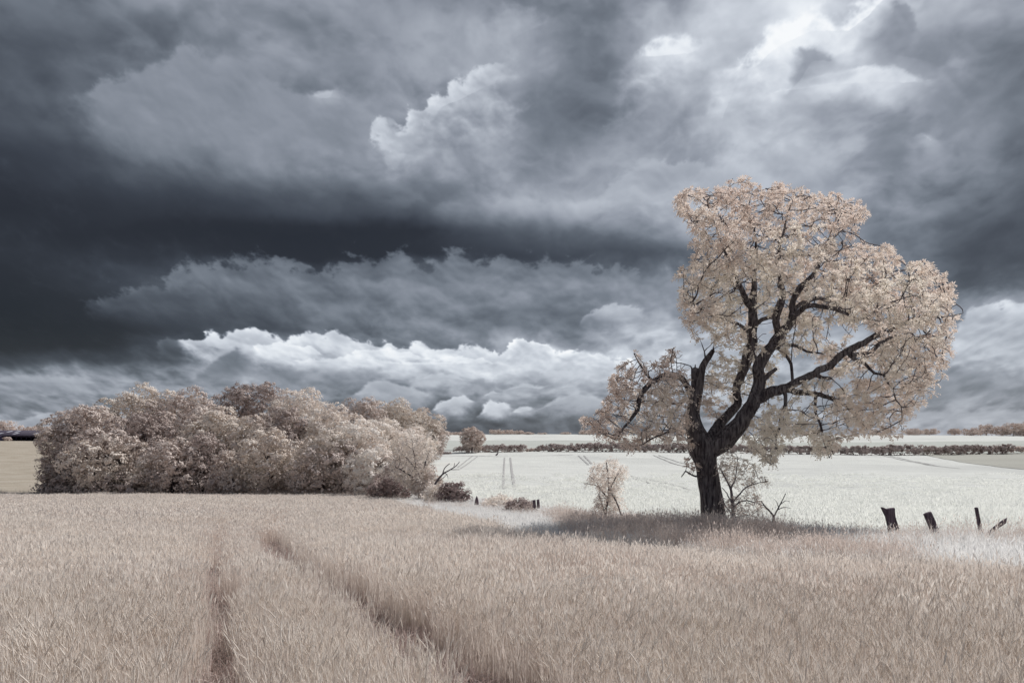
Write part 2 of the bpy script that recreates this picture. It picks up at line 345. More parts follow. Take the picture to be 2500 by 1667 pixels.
M['twig'] = surf_mat('twig', (.06, .05, .058), (.13, .11, .12), 9.)
M['twig_grey'] = surf_mat('twig_grey', (.16, .14, .15), (.26, .23, .24), 9.)
M['bark'] = surf_mat('bark', (.035, .028, .034), (.24, .22, .225), 7., (2.2, 2.2, .35), .95, .9, 9., 7, .38, .68, .06)
M['post'] = surf_mat('post', (.06, .042, .055), (.17, .13, .155), 6., (3, 3, .4), .95, .6, 25., 6, .35, .65, .02)
M['soil'] = surf_mat('soil', (.20, .155, .135), (.32, .26, .23), 3., (1, 1, 1), 1., .5, 12.)

def field_mat(name, ca, cb, cc, streak=(.5, 1.6, 1), bump=.6, mott=.12):
    """short dense crop seen from afar: fine grain, long drill-row streaks, broad patches"""
    m, q, out = material(name)
    geo = q.n('ShaderNodeNewGeometry'); pos = geo.outputs['Position']
    g = q.noise(pos, 2.2, 8, .75)
    s = q.noise(q.v('MULTIPLY', pos, streak), .28, 6, .62, dist=.6)
    l = q.noise(pos, mott*.35, 3, .5)
    c = q.mix(q.mr(s, .4, .62), (*ca, 1), (*cb, 1))
    c = q.mix(q.mr(g, .52, .72), c, (*cc, 1))
    c = q.mix(q.mr(l, .5, .68, 0, .55), c, (*cc, 1))
    p = q.n('ShaderNodeBsdfDiffuse'); q.put(p.inputs[0], c)
    bp = q.n('ShaderNodeBump'); bp.inputs['Strength'].default_value = bump; bp.inputs['Distance'].default_value = .25
    q.put(bp.inputs['Height'], q.m('ADD', g, q.m('MULTIPLY', s, .6))); q.nt.links.new(bp.outputs[0], p.inputs['Normal'])
    q.nt.links.new(p.outputs[0], out.inputs[0]); return m
M['pale_field'] = field_mat('pale_field', (.565, .57, .545), (.64, .645, .615), (.47, .475, .46))
M['tan_field'] = field_mat('tan_field', (.345, .30, .245), (.42, .375, .315), (.31, .27, .22))
M['far_field'] = field_mat('far_field', (.43, .445, .415), (.49, .505, .475), (.39, .40, .375), (.05, 1.2, 1))
M['wedge_field'] = field_mat('wedge_field', (.38, .375, .34), (.42, .415, .375), (.355, .345, .315), (.1, 1.2, 1))
M['track'] = surf_mat('track', (.30, .29, .29), (.44, .43, .42), 2.)
M['headland'] = surf_mat('headland', (.58, .57, .56), (.70, .70, .68), .4, (.2, 1, 1))

# ------------------------------------------------------------------ terrain
EDGE = np.array([(-300, 84), (-60, 80), (-52, 79), (-35, 77), (-18, 72), (-11, 60), (-8, 53), (-4, 45), (1, 34), (4.2, 28.5), (7, 23.8),
                 (10, 19.5), (12.5, 16.5), (16, 13), (22, 8), (30, 2), (60, -20), (400, -200)], float)
WEDGE = np.array([(-300, 83.5), (-60, 79.5), (-52, 78.5), (-35, 76.5), (-18, 71.5), (-11, 58), (-8, 48), (-6.7, 44), (-4.5, 36), (-2.7, 30), (0, 20.6), (1.6, 17.7), (4.5, 14.6), (6.6, 13), (8.2, 11.2), (14, 8), (20, 3), (60, -30), (400, -200)], float)
def wheat_edge(X): return np.interp(X, WEDGE[:, 0], WEDGE[:, 1])
def edge_d(X): return np.interp(X, EDGE[:, 0], EDGE[:, 1])
def sst(t): t = np.clip(t, 0, 1); return t*t*(3-2*t)
FR = np.array([(-200, 0), (0, -.6), (16, -1.55), (30, -2.45), (45, -3.1), (70, -3.7), (100, -3.6), (130, -2.9), (160, -2.0), (200, -1.6),
               (250, -1.0), (300, .25), (400, 2.5), (430, 2.6), (520, 0), (700, -6), (1500, -25), (7000, -60)], float)
FL = np.array([(-200, 0), (0, 0), (60, -4.3), (80, -5.5), (110, -5.3), (150, -3.3), (200, -.95), (225, -.30), (260, .1), (330, 1.4), (400, 1.9),
               (430, 1.9), (520, 0), (700, -6), (1500, -25), (7000, -60)], float)
def smooth_interp(d, T):
    return (np.interp(d*.96-.3, T[:, 0], T[:, 1])+np.interp(d, T[:, 0], T[:, 1])*2+np.interp(d*1.04+.3, T[:, 0], T[:, 1]))/4
def gz(X, d):
    X = np.asarray(X, float); d = np.asarray(d, float)
    near = -.07*np.maximum(d, -6) + .0*X
    e = edge_d(X)
    u = X/np.maximum(np.abs(d), 1.)
    wl = sst((-.17-u)/.10)
    far = smooth_interp(d, FR)*(1-wl) + smooth_interp(d, FL)*wl
    t = sst((d-e)/6.)
    z = near*(1-t)+far*t
    z = z + .05*np.sin(X*.31+.5*d)*np.sin(d*.23) + sst((d-90)/100)*(.35*np.sin(X*.031+1.1)+.2*np.sin(X*.011+d*.02))
    return z
rad = np.concatenate([[.4], np.geomspace(1., 7000, 330)])
ang = np.concatenate([np.linspace(-180, -46, 60, endpoint=False), np.linspace(-46, 46, 460, endpoint=False), np.linspace(46, 180, 60, endpoint=False)])
def grid_faces(nr, nc, wrap=False):
    i = np.arange(nr-1)[:, None]; j = np.arange(nc if wrap else nc-1)[None]
    j2 = (j+1) % nc
    return np.stack([i*nc+j, i*nc+j2, (i+1)*nc+j2, (i+1)*nc+j], -1).reshape(-1, 4)
rr, aa = np.meshgrid(rad, np.radians(ang), indexing='ij')
X_, Y_ = rr*np.sin(aa), rr*np.cos(aa)
V = np.stack([X_, Y_, gz(X_, Y_)], -1)
tag(put('ground', mesh('ground', V, [grid_faces(len(rad), len(ang), True)[:, ::-1]], M['pale_field'], True)), kind='structure')
def sheet(name, A, B, nA, nB, mat, off, kind='structure'):
    """sheet between two (X, d) polylines, laid on the terrain"""
    def rs(Q, n):
        Q = np.array(Q, float); s = np.concatenate([[0], np.cumsum(np.linalg.norm(np.diff(Q, axis=0), axis=1))])
        t = np.linspace(0, s[-1], n); return np.stack([np.interp(t, s, Q[:, 0]), np.interp(t, s, Q[:, 1])], -1)
    a, c = rs(A, nA), rs(B, nA); t = np.linspace(0, 1, nB)[:, None, None]
    G = a[None]*(1-t)+c[None]*t
    V = np.concatenate([G, (gz(G[..., 0], G[..., 1])+off)[..., None]], -1)
    o = put(name, mesh(name, V, [grid_faces(nB, nA)], mat, True)); tag(o, kind=kind)
    # make it face up
    me = o.data
    if me.polygons[0].normal.z < 0: me.flip_normals()
    return o
# soil under the wheat
xs = np.linspace(-110, 34, 160)
sheet('crop_soil', [(x, max(wheat_edge(x), -14)) for x in xs], [(x, -15) for x in xs], 300, 120, M['soil'], .03)
# tan field beyond the wood, on the left
sheet('tan_field', [(-130, 85), (-40, 84)], [(-300, 232), (-90, 232)], 60, 160, M['tan_field'], .08)
# duller field behind the hedge, and the wedge on the right
xl = lambda p, d: (p-1250)/F*d
sheet('dull_field', [(xl(1050, 166), 166), (xl(2560, 166), 166)], [(xl(1050, 290), 285), (xl(2560, 300), 262)], 160, 60, M['far_field'], .12)
def on_row(p, row, lo=30, hi=260):
    ds = np.linspace(lo, hi, 900); z = gz(xl(p, ds), ds); r = H0+(EYE-z)/ds*F
    ok = np.where(np.diff(np.sign(r-row)) != 0)[0]
    d = ds[ok[0]] if len(ok) else ds[np.argmin(abs(r-row))]
    return (xl(p, d), d)
wa = [on_row(p, r) for p, r in ((2210, 1104), (2290, 1118), (2360, 1130), (2440, 1140), (2500, 1146), (2600, 1152), (2800, 1158))]
wb = [on_row(p, 1101) for p in (2215, 2300, 2370, 2450, 2520, 2620, 2830)]
sheet('dull_field', wa, wb, 90, 40, M['wedge_field'], .05)
# tramlines pressed into the pale field
def track(pts, w, lift=.06, mat='track', name='field_track'):
    Q = np.array([on_row(p, r) for p, r in pts]); n = 60
    s = np.concatenate([[0], np.cumsum(np.linalg.norm(np.diff(Q, axis=0), axis=1))]); t = np.linspace(0, s[-1], n)
    C = np.stack([np.interp(t, s, Q[:, 0]), np.interp(t, s, Q[:, 1])], -1); T = nrm(np.gradient(C, axis=0)); N = np.stack([-T[:, 1], T[:, 0]], -1)
    ww = 1.5*w*(.55+.45*np.abs(np.sin(t*.9+C[:, 0])))[:, None]
    L_, R_ = C+N*ww, C-N*ww
    G = np.stack([L_, R_]); V = np.concatenate([G, (gz(G[..., 0], G[..., 1])+lift)[..., None]], -1)
    o = put(name, mesh(name, V, [grid_faces(2, n)], M[mat])); 
    if o.data.polygons[0].normal.z < 0: o.data.flip_normals()
    tag(o, kind='structure')
track([(1232, 1117), (1230, 1150), (1229, 1195)], .10); track([(1246, 1117), (1251, 1160), (1257, 1193)], .13)
track([(1152, 1114), (1135, 1128), (1118, 1140)], .10); track([(1166, 1114), (1145, 1130), (1124, 1144)], .09)
track([(1413, 1112), (1428, 1126), (1436, 1134)], .13); track([(1426, 1112), (1440, 1127), (1444, 1132)], .15)
track([(1596, 1111), (1640, 1130), (1672, 1138), (1690, 1142)], .12); track([(1608, 1111), (1655, 1128), (1690, 1137)], .10)
track([(1540, 1162), (1620, 1178), (1700, 1198)], .10); track([(1545, 1168), (1610, 1185), (1690, 1204)], .08)
track([(2125, 1106), (2200, 1122), (2270, 1136), (2330, 1142)], .12); track([(2140, 1106), (2220, 1124), (2290, 1138), (2345, 1144)], .10)
track([(1050, 1111), (1150, 1113), (1260, 1112), (1400, 1110)], .30, mat='headland')

# ------------------------------------------------------------------ grass and wheat tufts
def blades(n, size, hmin, hmax, w, lean, segs=3, seed=0, wind=(.10, .0), ear=0., earw=.007, earl=.075, awn=0, flatear=False):
    g = np.random.default_rng(seed)
    base = (g.random((n, 2))-.5)*size
    h = (hmin+(hmax-hmin)*g.random(n)**.7)*(1+.22*(g.random(n) < .06))
    th = g.random(n)*2*pi; ln = lean*g.random(n)**1.3
    dirv = np.stack([np.cos(th)*ln+wind[0]*g.random(n), np.sin(th)*ln+wind[1]], -1)
    fa = g.random(n)*2*pi; side = np.stack([np.cos(fa), np.sin(fa), np.zeros(n)], -1)
    ww = w*(.6+.8*g.random(n))
    t = np.linspace(0, 1, segs+1)
    C = np.zeros((n, segs+1, 3))
    C[..., :2] = base[:, None]+dirv[:, None]*(t**1.8)[None, :, None]*h[:, None, None]
    C[..., 2] = h[:, None]*t[None]*(1-.25*(np.linalg.norm(dirv, axis=1)**2)[:, None]*t[None])
    wt = ww[:, None]*(1-.8*t**2)[None]
    Lf, Rt = C-side[:, None]*wt[..., None]/2, C+side[:, None]*wt[..., None]/2
    V = np.stack([Lf, Rt], 2).reshape(n, -1, 3); k = V.shape[1]
    q = np.array([[2*i, 2*i+1, 2*i+3, 2*i+2] for i in range(segs)])
    FQ = (np.arange(n)[:, None, None]*k+q[None]).reshape(-1, 4); V = V.reshape(-1, 3); Fs = [FQ]; off = len(V)
    m = int(n*ear)
    if m:
        tip = C[:m, -1]; dr = nrm(C[:m, -1]-C[:m, -2]); dr = nrm(dr+np.stack([g.normal(0, .18, m)+.1, g.normal(0, .18, m), np.full(m, -.05)], -1))
        el_ = earl*(.7+.6*g.random(m))[:, None]; s1 = nrm(np.cross(dr, [0.3, 1, 0.1])); s2 = np.cross(dr, s1)
        if flatear:
            a = g.random(m)[:, None]*2*pi; s = s1*np.cos(a)+s2*np.sin(a)
            E = np.stack([tip, tip+dr*el_*.4+s*earw, tip+dr*el_, tip+dr*el_*.4-s*earw], 1)
            V = np.concatenate([V, E.reshape(-1, 3)]); Fs.append(off+np.arange(m*4).reshape(m, 4))
        else:
            rings = [(0, .35), (.25, 1.), (.65, .85), (1., .1)]
            E = np.stack([np.stack([tip+dr*el_*a+(s1*np.cos(o)+s2*np.sin(o))*earw*rr_ for o in np.arange(4)*pi/2], 1) for a, rr_ in rings], 1).reshape(m, 16, 3)
            q = np.array([[r_*4+j, r_*4+(j+1) % 4, r_*4+4+(j+1) % 4, r_*4+4+j] for r_ in range(3) for j in range(4)])
            V = np.concatenate([V, E.reshape(-1, 3)]); Fs.append((off+np.arange(m)[:, None, None]*16+q[None]).reshape(-1, 4))
            if awn:
                off2 = len(V)
                st = tip[:, None]+dr[:, None]*el_[:, None]*np.linspace(.3, .9, awn)[None, :, None]
                ad = nrm(dr[:, None]+g.normal(0, .22, (m, awn, 3))); al = .05+.04*g.random((m, awn, 1)); sw = nrm(np.cross(ad, g.normal(0, 1, (m, awn, 3))))*.0012
                A = np.stack([st-sw, st+sw, st+ad*al], 2).reshape(-1, 3); V = np.concatenate([V, A]); Fs.append(off2+np.arange(len(A)).reshape(-1, 3))
    return V, Fs
def lib(name, specs, mat):
    c = bpy.data.collections.new(name)
    for i, s in enumerate(specs):
        V, Fs = blades(seed=100+i*7+len(name), **s); me = mesh(name, V, Fs, mat); n0 = len(Fs[0])
        if mat == M['crop']:
            me.materials.append(M['ear']); k = np.zeros(len(me.polygons), np.int32); k[n0:] = 1; me.polygons.foreach_set('material_index', k)
        o = bpy.data.objects.new(name+'_%02d' % i, me); c.objects.link(o)
    return c
def scatter(name, coll, pts, rot, scl, nvar):
    me = bpy.data.meshes.new(name); me.vertices.add(len(pts)); me.vertices.foreach_set('co', np.asarray(pts, np.float32).ravel())
    for nm, typ, key, arr in (('rot', 'FLOAT_VECTOR', 'vector', rot), ('scl', 'FLOAT_VECTOR', 'vector', scl)):
        a = me.attributes.new(nm, typ, 'POINT'); a.data.foreach_set(key, np.asarray(arr, np.float32).ravel())
    a = me.attributes.new('idx', 'INT', 'POINT'); a.data.foreach_set('value', rng.integers(0, nvar, len(pts)).astype(np.int32))
    o = put(name, me); ng = bpy.data.node_groups.new(name, 'GeometryNodeTree')
    ng.interface.new_socket('Geometry', in_out='INPUT', socket_type='NodeSocketGeometry'); ng.interface.new_socket('Geometry', in_out='OUTPUT', socket_type='NodeSocketGeometry')
    gi, go = ng.nodes.new('NodeGroupInput'), ng.nodes.new('NodeGroupOutput')
    ci = ng.nodes.new('GeometryNodeCollectionInfo'); ci.inputs[0].default_value = coll; ci.inputs['Separate Children'].default_value = True; ci.inputs['Reset Children'].default_value = True
    ip = ng.nodes.new('GeometryNodeInstanceOnPoints'); ip.inputs['Pick Instance'].default_value = True
    def na(nm, typ):
        x = ng.nodes.new('GeometryNodeInputNamedAttribute'); x.data_type = typ; x.inputs[0].default_value = nm; return x.outputs['Attribute']
    L_ = ng.links.new
    L_(gi.outputs[0], ip.inputs['Points']); L_(ci.outputs[0], ip.inputs['Instance']); L_(na('rot', 'FLOAT_VECTOR'), ip.inputs['Rotation'])
    L_(na('scl', 'FLOAT_VECTOR'), ip.inputs['Scale']); L_(na('idx', 'INT'), ip.inputs['Instance Index']); L_(ip.outputs[0], go.inputs[0])
    md = o.modifiers.new('scatter', 'NODES'); md.node_group = ng
    return o
# tramlines in the wheat, in (X, d)
def crop_pt(p, r):
    d = 2230/(r-H0-117); return ((p-1250)/F*d, d)
TR1 = [(0.45, 2.0)]+[crop_pt(*q) for q in ((1215, 1667), (1050, 1560), (880, 1445), (760, 1385), (690, 1345), (655, 1310), (665, 1272), (690, 1240), (715, 1228))]
TR2 = [(-1.0, 2.0)]+[crop_pt(*q) for q in ((532, 1667), (532, 1500), (520, 1410), (516, 1350), (530, 1310), (575, 1262), (640, 1236), (690, 1226))]
def seg_dist(Pt, line):
    Pt = np.asarray(Pt)[:, None]; L = np.array(line); a, c = L[:-1][None], L[1:][None]; ab = c-a
    t = np.clip(((Pt-a)*ab).sum(-1)/(ab**2).sum(-1), 0, 1)
    return np.linalg.norm(Pt-(a+ab*t[..., None]), axis=-1).min(1)
def field_points(d0, d1, step, margin, track_r, fade=0.):
    """jittered grid inside the view wedge, short of the field edge, off the tramlines"""
    xm = .78*d1+margin
    gx, gy = np.meshgrid(np.arange(-xm, xm, step), np.arange(d0, d1, step))
    p = np.stack([gx.ravel(), gy.ravel()], -1)+rng.uniform(-.5, .5, (gx.size, 2))*step
    k = (np.abs(p[:, 0]) < .78*p[:, 1]+margin) & (p[:, 1] < wheat_edge(p[:, 0])+.35*np.sin(p[:, 0]*1.3))
    if fade: k &= (rng.random(len(p)) < np.clip((p[:, 1]-d0+.01)/fade, 0, 1)) & (rng.random(len(p)) < np.clip((d1-p[:, 1])/fade, 0, 1)) if d0 > 2 else (rng.random(len(p)) < np.clip((d1-p[:, 1])/fade, 0, 1))
    p = p[k]; dd = np.minimum(seg_dist(p, TR1), seg_dist(p, TR2)+.20-.06*np.sin(p[:, 1]*1.7))
    return p[dd > track_r], p[dd <= track_r]
def trs(p, smin, smax, tilt=.06, zvar=.12, thin=False):
    n = len(p); z = gz(p[:, 0], p[:, 1])
    hv = 1+zvar*np.sin(p[:, 0]*.7+p[:, 1]*.4)*np.sin(p[:, 1]*.9)+rng.normal(0, zvar*.4, n)
    s = smin+(smax-smin)*rng.random(n)
    if thin: hv = hv*np.where(p[:, 0] > -8, np.clip(.5+(wheat_edge(p[:, 0])-p[:, 1])/9, .5, 1), 1)*.95
    return np.column_stack([p, z]), np.column_stack([rng.normal(0, tilt, n), rng.normal(0, tilt, n), rng.random(n)*2*pi]), np.column_stack([s, s, s*hv])
wh_a = lib('wheat_close', [dict(n=96, size=.34, hmin=.36, hmax=.62, w=.0055, lean=.28, segs=4, ear=.36, earw=.0048, earl=.085, awn=5) for _ in range(14)], M['crop'])
wh_b = lib('wheat_mid', [dict(n=230, size=.62, hmin=.36, hmax=.62, w=.0064, lean=.25, segs=3, ear=.4, earw=.008, earl=.09, flatear=True) for _ in range(10)], M['crop'])
wh_c = lib('wheat_far', [dict(n=520, size=1.35, hmin=.40, hmax=.62, w=.012, lean=.25, segs=2, ear=.35, earw=.018, earl=.10, flatear=True) for _ in range(8)], M['crop'])
sh_a = lib('wheat_trodden', [dict(n=40, size=.40, hmin=.06, hmax=.24, w=.009, lean=1.5, segs=3) for _ in range(6)], M['trodden'])
allp, allr, alls = [], [], []
p1, t1 = field_points(1.2, 9.5, .19, 3.5, .45, 4.)
p2, t2 = field_points(5.4, 25., .36, 4., .56, 4.)
p3, t3 = field_points(20.8, 86., .80, 3., .45, 0)
wheat = []
for nm, coll, p, nv, a_, b_ in (('wheat', wh_a, p1, 14, .9, 1.12), ('wheat', wh_b, p2, 10, .9, 1.12), ('wheat', wh_c, p3, 8, .9, 1.1)):
    q = trs(p, a_, b_, thin=True); o = scatter(nm, coll, *q, nv); tag(o, 'pale ripening wheat filling the near field', 'wheat', kind='stuff'); wheat.append(o)
q = trs(np.concatenate([t1, t2]), .8, 1.2, .2); o = scatter('trodden_wheat', sh_a, *q, 6)
tag(o, 'low brown trodden stalks in the two wheel tracks', 'stubble', kind='stuff')

# verge of tall white grass along the field edge
vg = lib('verge_grass', [dict(n=90, size=.75, hmin=.12, hmax=.48, w=.012, lean=.60, segs=3, wind=(.15, 0), ear=.12, earw=.010, earl=.08, flatear=True) for _ in range(10)], M['verge'])
vb = lib('verge_brown', [dict(n=60, size=.7, hmin=.25, hmax=.72, w=.010, lean=.45, segs=3, wind=(.12, 0), ear=.5, earw=.010, earl=.07, flatear=True) for _ in range(6)], M['verge_brown'])
def verge_pts(n, x0, x1, o0, o1):
    x = rng.uniform(x0, x1, n); off = o0+(o1-o0)*rng.random(n)
    return np.stack([x, edge_d(x)+off], -1)
def band_pts(n, x0, x1, over):
    x = rng.uniform(x0, x1, n*3); lo, hi = wheat_edge(x)-.3, edge_d(x)+over; w = (hi-lo); k = rng.random(len(x)) < w/w.max()
    x, lo, hi = x[k][:n], lo[k][:n], hi[k][:n]; return np.stack([x, lo+(hi-lo)*rng.random(len(x))], -1)
pv = np.concatenate([band_pts(9000, -9, 14, 3.), band_pts(1500, 12, 24, 3), verge_pts(1500, -9, 16, 3, 8), verge_pts(900, 9, 16, -2.5, .5)])
pv = pv[(np.abs(pv[:, 0]) < .8*pv[:, 1]+2) & (pv[:, 1] > 6)]
q = trs(pv, .7, 1.15, .08, .25); o = scatter('verge_grass', vg, *q, 10); tag(o, 'tall whitish grass along the edge of the wheat', 'grass', kind='stuff')
xb = rng.uniform(1.6, 7.5, 1200); eb = wheat_edge(xb); ub = rng.random(1200)
pb = np.concatenate([np.stack([xb, eb+(edge_d(xb)-1.5-eb)*ub*.8], -1), verge_pts(160, 2.0, 9.5, -5.5, -1.), verge_pts(200, 9, 18, -3.5, .3), verge_pts(100, -8, 3, -5, 0)]); pb = pb[pb[:, 1] > 6]
q = trs(pb, .7, 1.1, .08, .25); o = scatter('seeding_grass', vb, *q, 6); tag(o, 'brownish seeding grass stalks round the big tree and posts', 'grass', kind='stuff')
pw = verge_pts(1500, -62, -9, -1.2, 1.0); q = trs(pw, .8, 1.3, .1, .3)
o = scatter('wood_edge_grass', vb, *q, 6); tag(o, 'rough dark grass at the foot of the wood', 'grass', kind='stuff')
# short pale crop in the nearer half of the bright field
pc = lib('pale_crop', [dict(n=170, size=1.7, hmin=.06, hmax=.26, w=.035, lean=.8, segs=2) for _ in range(8)], M['pale_crop'])
gx, gy = np.meshgrid(np.arange(-14, 70, 1.15), np.arange(12, 100, 1.15)); p = np.stack([gx.ravel(), gy.ravel()], -1)+rng.uniform(-.55, .55, (gx.size, 2))
p = p[(p[:, 1] > edge_d(p[:, 0])+2) & (p[:, 0] < .8*p[:, 1]+3) & (p[:, 0] > -.16*p[:, 1]-1) & (rng.random(len(p)) < np.clip((100-p[:, 1])/55, 0, 1))]
q = trs(p, .8, 1.2, .05, .2); o = scatter('pale_crop', pc, *q, 8); tag(o, 'short pale crop of the bright field behind the tree', 'crop', kind='stuff')

# ------------------------------------------------------------------ trees: skeletons, tubes, leaves
def tube(C, r, sides, V, Q, knob=0., seed=0, cap=True, gnarl=0.):
    """sweep a tube along C into the lists V, Q"""
    C = np.asarray(C, float); r = np.asarray(r, float); n = len(C)
    T = nrm(np.gradient(C, axis=0)); a = np.array([0, 0, 1.]) if abs(T[0, 2]) < .9 else np.array([1., 0, 0])
    u = np.cross(T[0], a); u /= np.linalg.norm(u); U = [u]
    for i in range(1, n):
        u = u-T[i]*np.dot(u, T[i]); l = np.linalg.norm(u); u = u/l if l > 1e-6 else U[-1]; U.append(u)
    U = np.array(U); Wv = np.cross(T, U); o = np.arange(sides)*2*pi/sides
    rad_ = r[:, None]*np.ones(sides)
    if gnarl:
        s = np.concatenate([[0], np.cumsum(np.linalg.norm(np.diff(C, axis=0), axis=1))])
        rad_ = rad_*(1+gnarl*(np.sin(3*o[None]+s[:, None]*1.3+seed)*.5+np.sin(7*o[None]-s[:, None]*2.1)*.35+np.sin(s[:, None]*6+o[None]*2)*.3))
    ring = C[:, None]+(U[:, None]*np.cos(o)[None, :, None]+Wv[:, None]*np.sin(o)[None, :, None])*rad_[..., None]
    base = sum(len(v) for v in V); V.append(ring.reshape(-1, 3)); Q[4].append(base+grid_faces(n, sides, True))
    if cap:
        V.append(np.array([C[-1]+T[-1]*r[-1]*.4])); j = np.arange(sides)
        Q[3].append(base+np.stack([(n-1)*sides+j, (n-1)*sides+(j+1) % sides, np.full(sides, n*sides)], -1))
def catmull(Q, step):
    Q = np.asarray(Q, float); E = np.concatenate([[2*Q[0]-Q[1]], Q, [2*Q[-1]-Q[-2]]]); out = []
    for i in range(1, len(E)-2):
        n = max(1, int(np.linalg.norm(E[i+1][:3]-E[i][:3])/step))
        for t in np.arange(n)/n:
            out.append(.5*((2*E[i])+(-E[i-1]+E[i+1])*t+(2*E[i-1]-5*E[i]+4*E[i+1]-E[i+2])*t*t+(-E[i-1]+3*E[i]-3*E[i+1]+E[i+2])*t**3))
    out.append(E[-2]); return np.array(out)
def poly_pts(g, poly, n, d, thick, soft, holes=()):
    """random points in the volume whose outline from the photo's side is poly; rounded in depth"""
    P_ = np.array(poly, float); lo, hi = P_.min(0), P_.max(0); out = []
    while sum(len(o) for o in out) < n:
        xy = lo+(hi-lo)*g.random((n, 2)); xy = xy[in_poly(xy[:, 0], xy[:, 1], P_)]
        keep = np.ones(len(xy), bool)
        for (hx, hy, rx, ry, pr) in holes:
            keep &= ~((((xy[:, 0]-hx)/rx)**2+((xy[:, 1]-hy)/ry)**2 < 1) & (g.random(len(xy)) < pr))
        xy = xy[keep]
        e = np.clip(seg_dist(xy, list(P_)+[P_[0]])/soft, 0, 1); hd = thick*np.sqrt(1-(1-e)**2)*.9+thick*.12
        dd = d+hd*np.sign(g.random(len(xy))-.5)*g.random(len(xy))**.6
        # same outline at every depth
        out.append(np.stack([(xy[:, 0]-1250)/F*dd, dd, EYE-(xy[:, 1]-H0)/F*dd], -1))
    return np.concatenate(out)[:n]
def colonize(pos, par, A, step, infl, kill, iters, g, jit=.25, up=.0, maxn=60000):
    pos = [np.asarray(p, float) for p in pos]; par = list(par); nk = [0]*len(pos)
    for p_ in par:
        if p_ >= 0: nk[p_] += 1
    Pn = np.array(pos); A = A.copy(); best = np.full(len(A), 1e9); bi = np.zeros(len(A), int)
    def upd(new, base):
        nonlocal best, bi
        for s in range(0, len(new), 400):
            D_ = np.linalg.norm(A[:, None]-new[None, s:s+400], axis=-1); k = D_.argmin(1); dm = D_[np.arange(len(A)), k]
            m = dm < best; best[m] = dm[m]; bi[m] = base+s+k[m]
    upd(Pn, 0)
    for it in range(iters):
        keep = best > kill; A, best, bi = A[keep], best[keep], bi[keep]
        act = best < infl
        if not len(A) or not act.any(): break
        idx = bi[act]; dv = nrm(A[act]-Pn[idx]); uq, inv = np.unique(idx, return_inverse=True)
        S = np.zeros((len(uq), 3)); np.add.at(S, inv, dv)
        S = nrm(nrm(S)+g.normal(0, jit, S.shape)+np.array([0, 0, up]))
        ok = np.array([nk[i] < 4 for i in uq]); uq, S = uq[ok], S[ok]
        if not len(uq): break
        new = Pn[uq]+S*step*(.8+.4*g.random((len(uq), 1)))
        for i in uq: nk[i] += 1
        base = len(Pn); Pn = np.concatenate([Pn, new]); par += list(uq); nk += [0]*len(new); upd(new, base)
        if len(Pn) > maxn: break
    return Pn, np.array(par)
def leaf_sprays(g, O, Dn, n_leaf, n_lf, L, lw, ll, droop=.35, spread=1.):
    """compound leaves radiating from twig points O: each a row of paired leaflets"""
    W_ = len(O); a = nrm(Dn[:, None]*.7+g.normal(0, spread, (W_, n_leaf, 3))+np.array([0, 0, .15]))
    Ln = L*(.6+.7*g.random((W_, n_leaf, 1, 1))); s = np.linspace(.25, 1, n_lf)[None, None, :, None]
    pk = O[:, None, None]+a[:, :, None]*s*Ln+np.array([0, 0, -1.])*(s**2)*Ln*droop
    lat = nrm(np.cross(a, g.normal(0, 1, a.shape)+np.array([0, 0, 1.5])))[:, :, None]
    sg = np.where(np.arange(n_lf) % 2 == 0, 1., -1.)[None, None, :, None]
    ax = nrm(a[:, :, None]*.7+lat*sg*.8+np.array([0, 0, -.35])*s+g.normal(0, .2, pk.shape))
    wv = nrm(np.cross(ax, g.normal(0, .6, pk.shape)+np.cross(a, lat[:, :, 0])[:, :, None]))
    l_ = ll*(.7+.6*g.random(pk.shape[:3]+(1,))); w_ = lw*(.7+.6*g.random(pk.shape[:3]+(1,)))
    Q = np.stack([pk, pk+ax*l_*.45+wv*w_, pk+ax*l_, pk+ax*l_*.45-wv*w_], 3).reshape(-1, 3)
    return Q, np.arange(len(Q)).reshape(-1, 4)
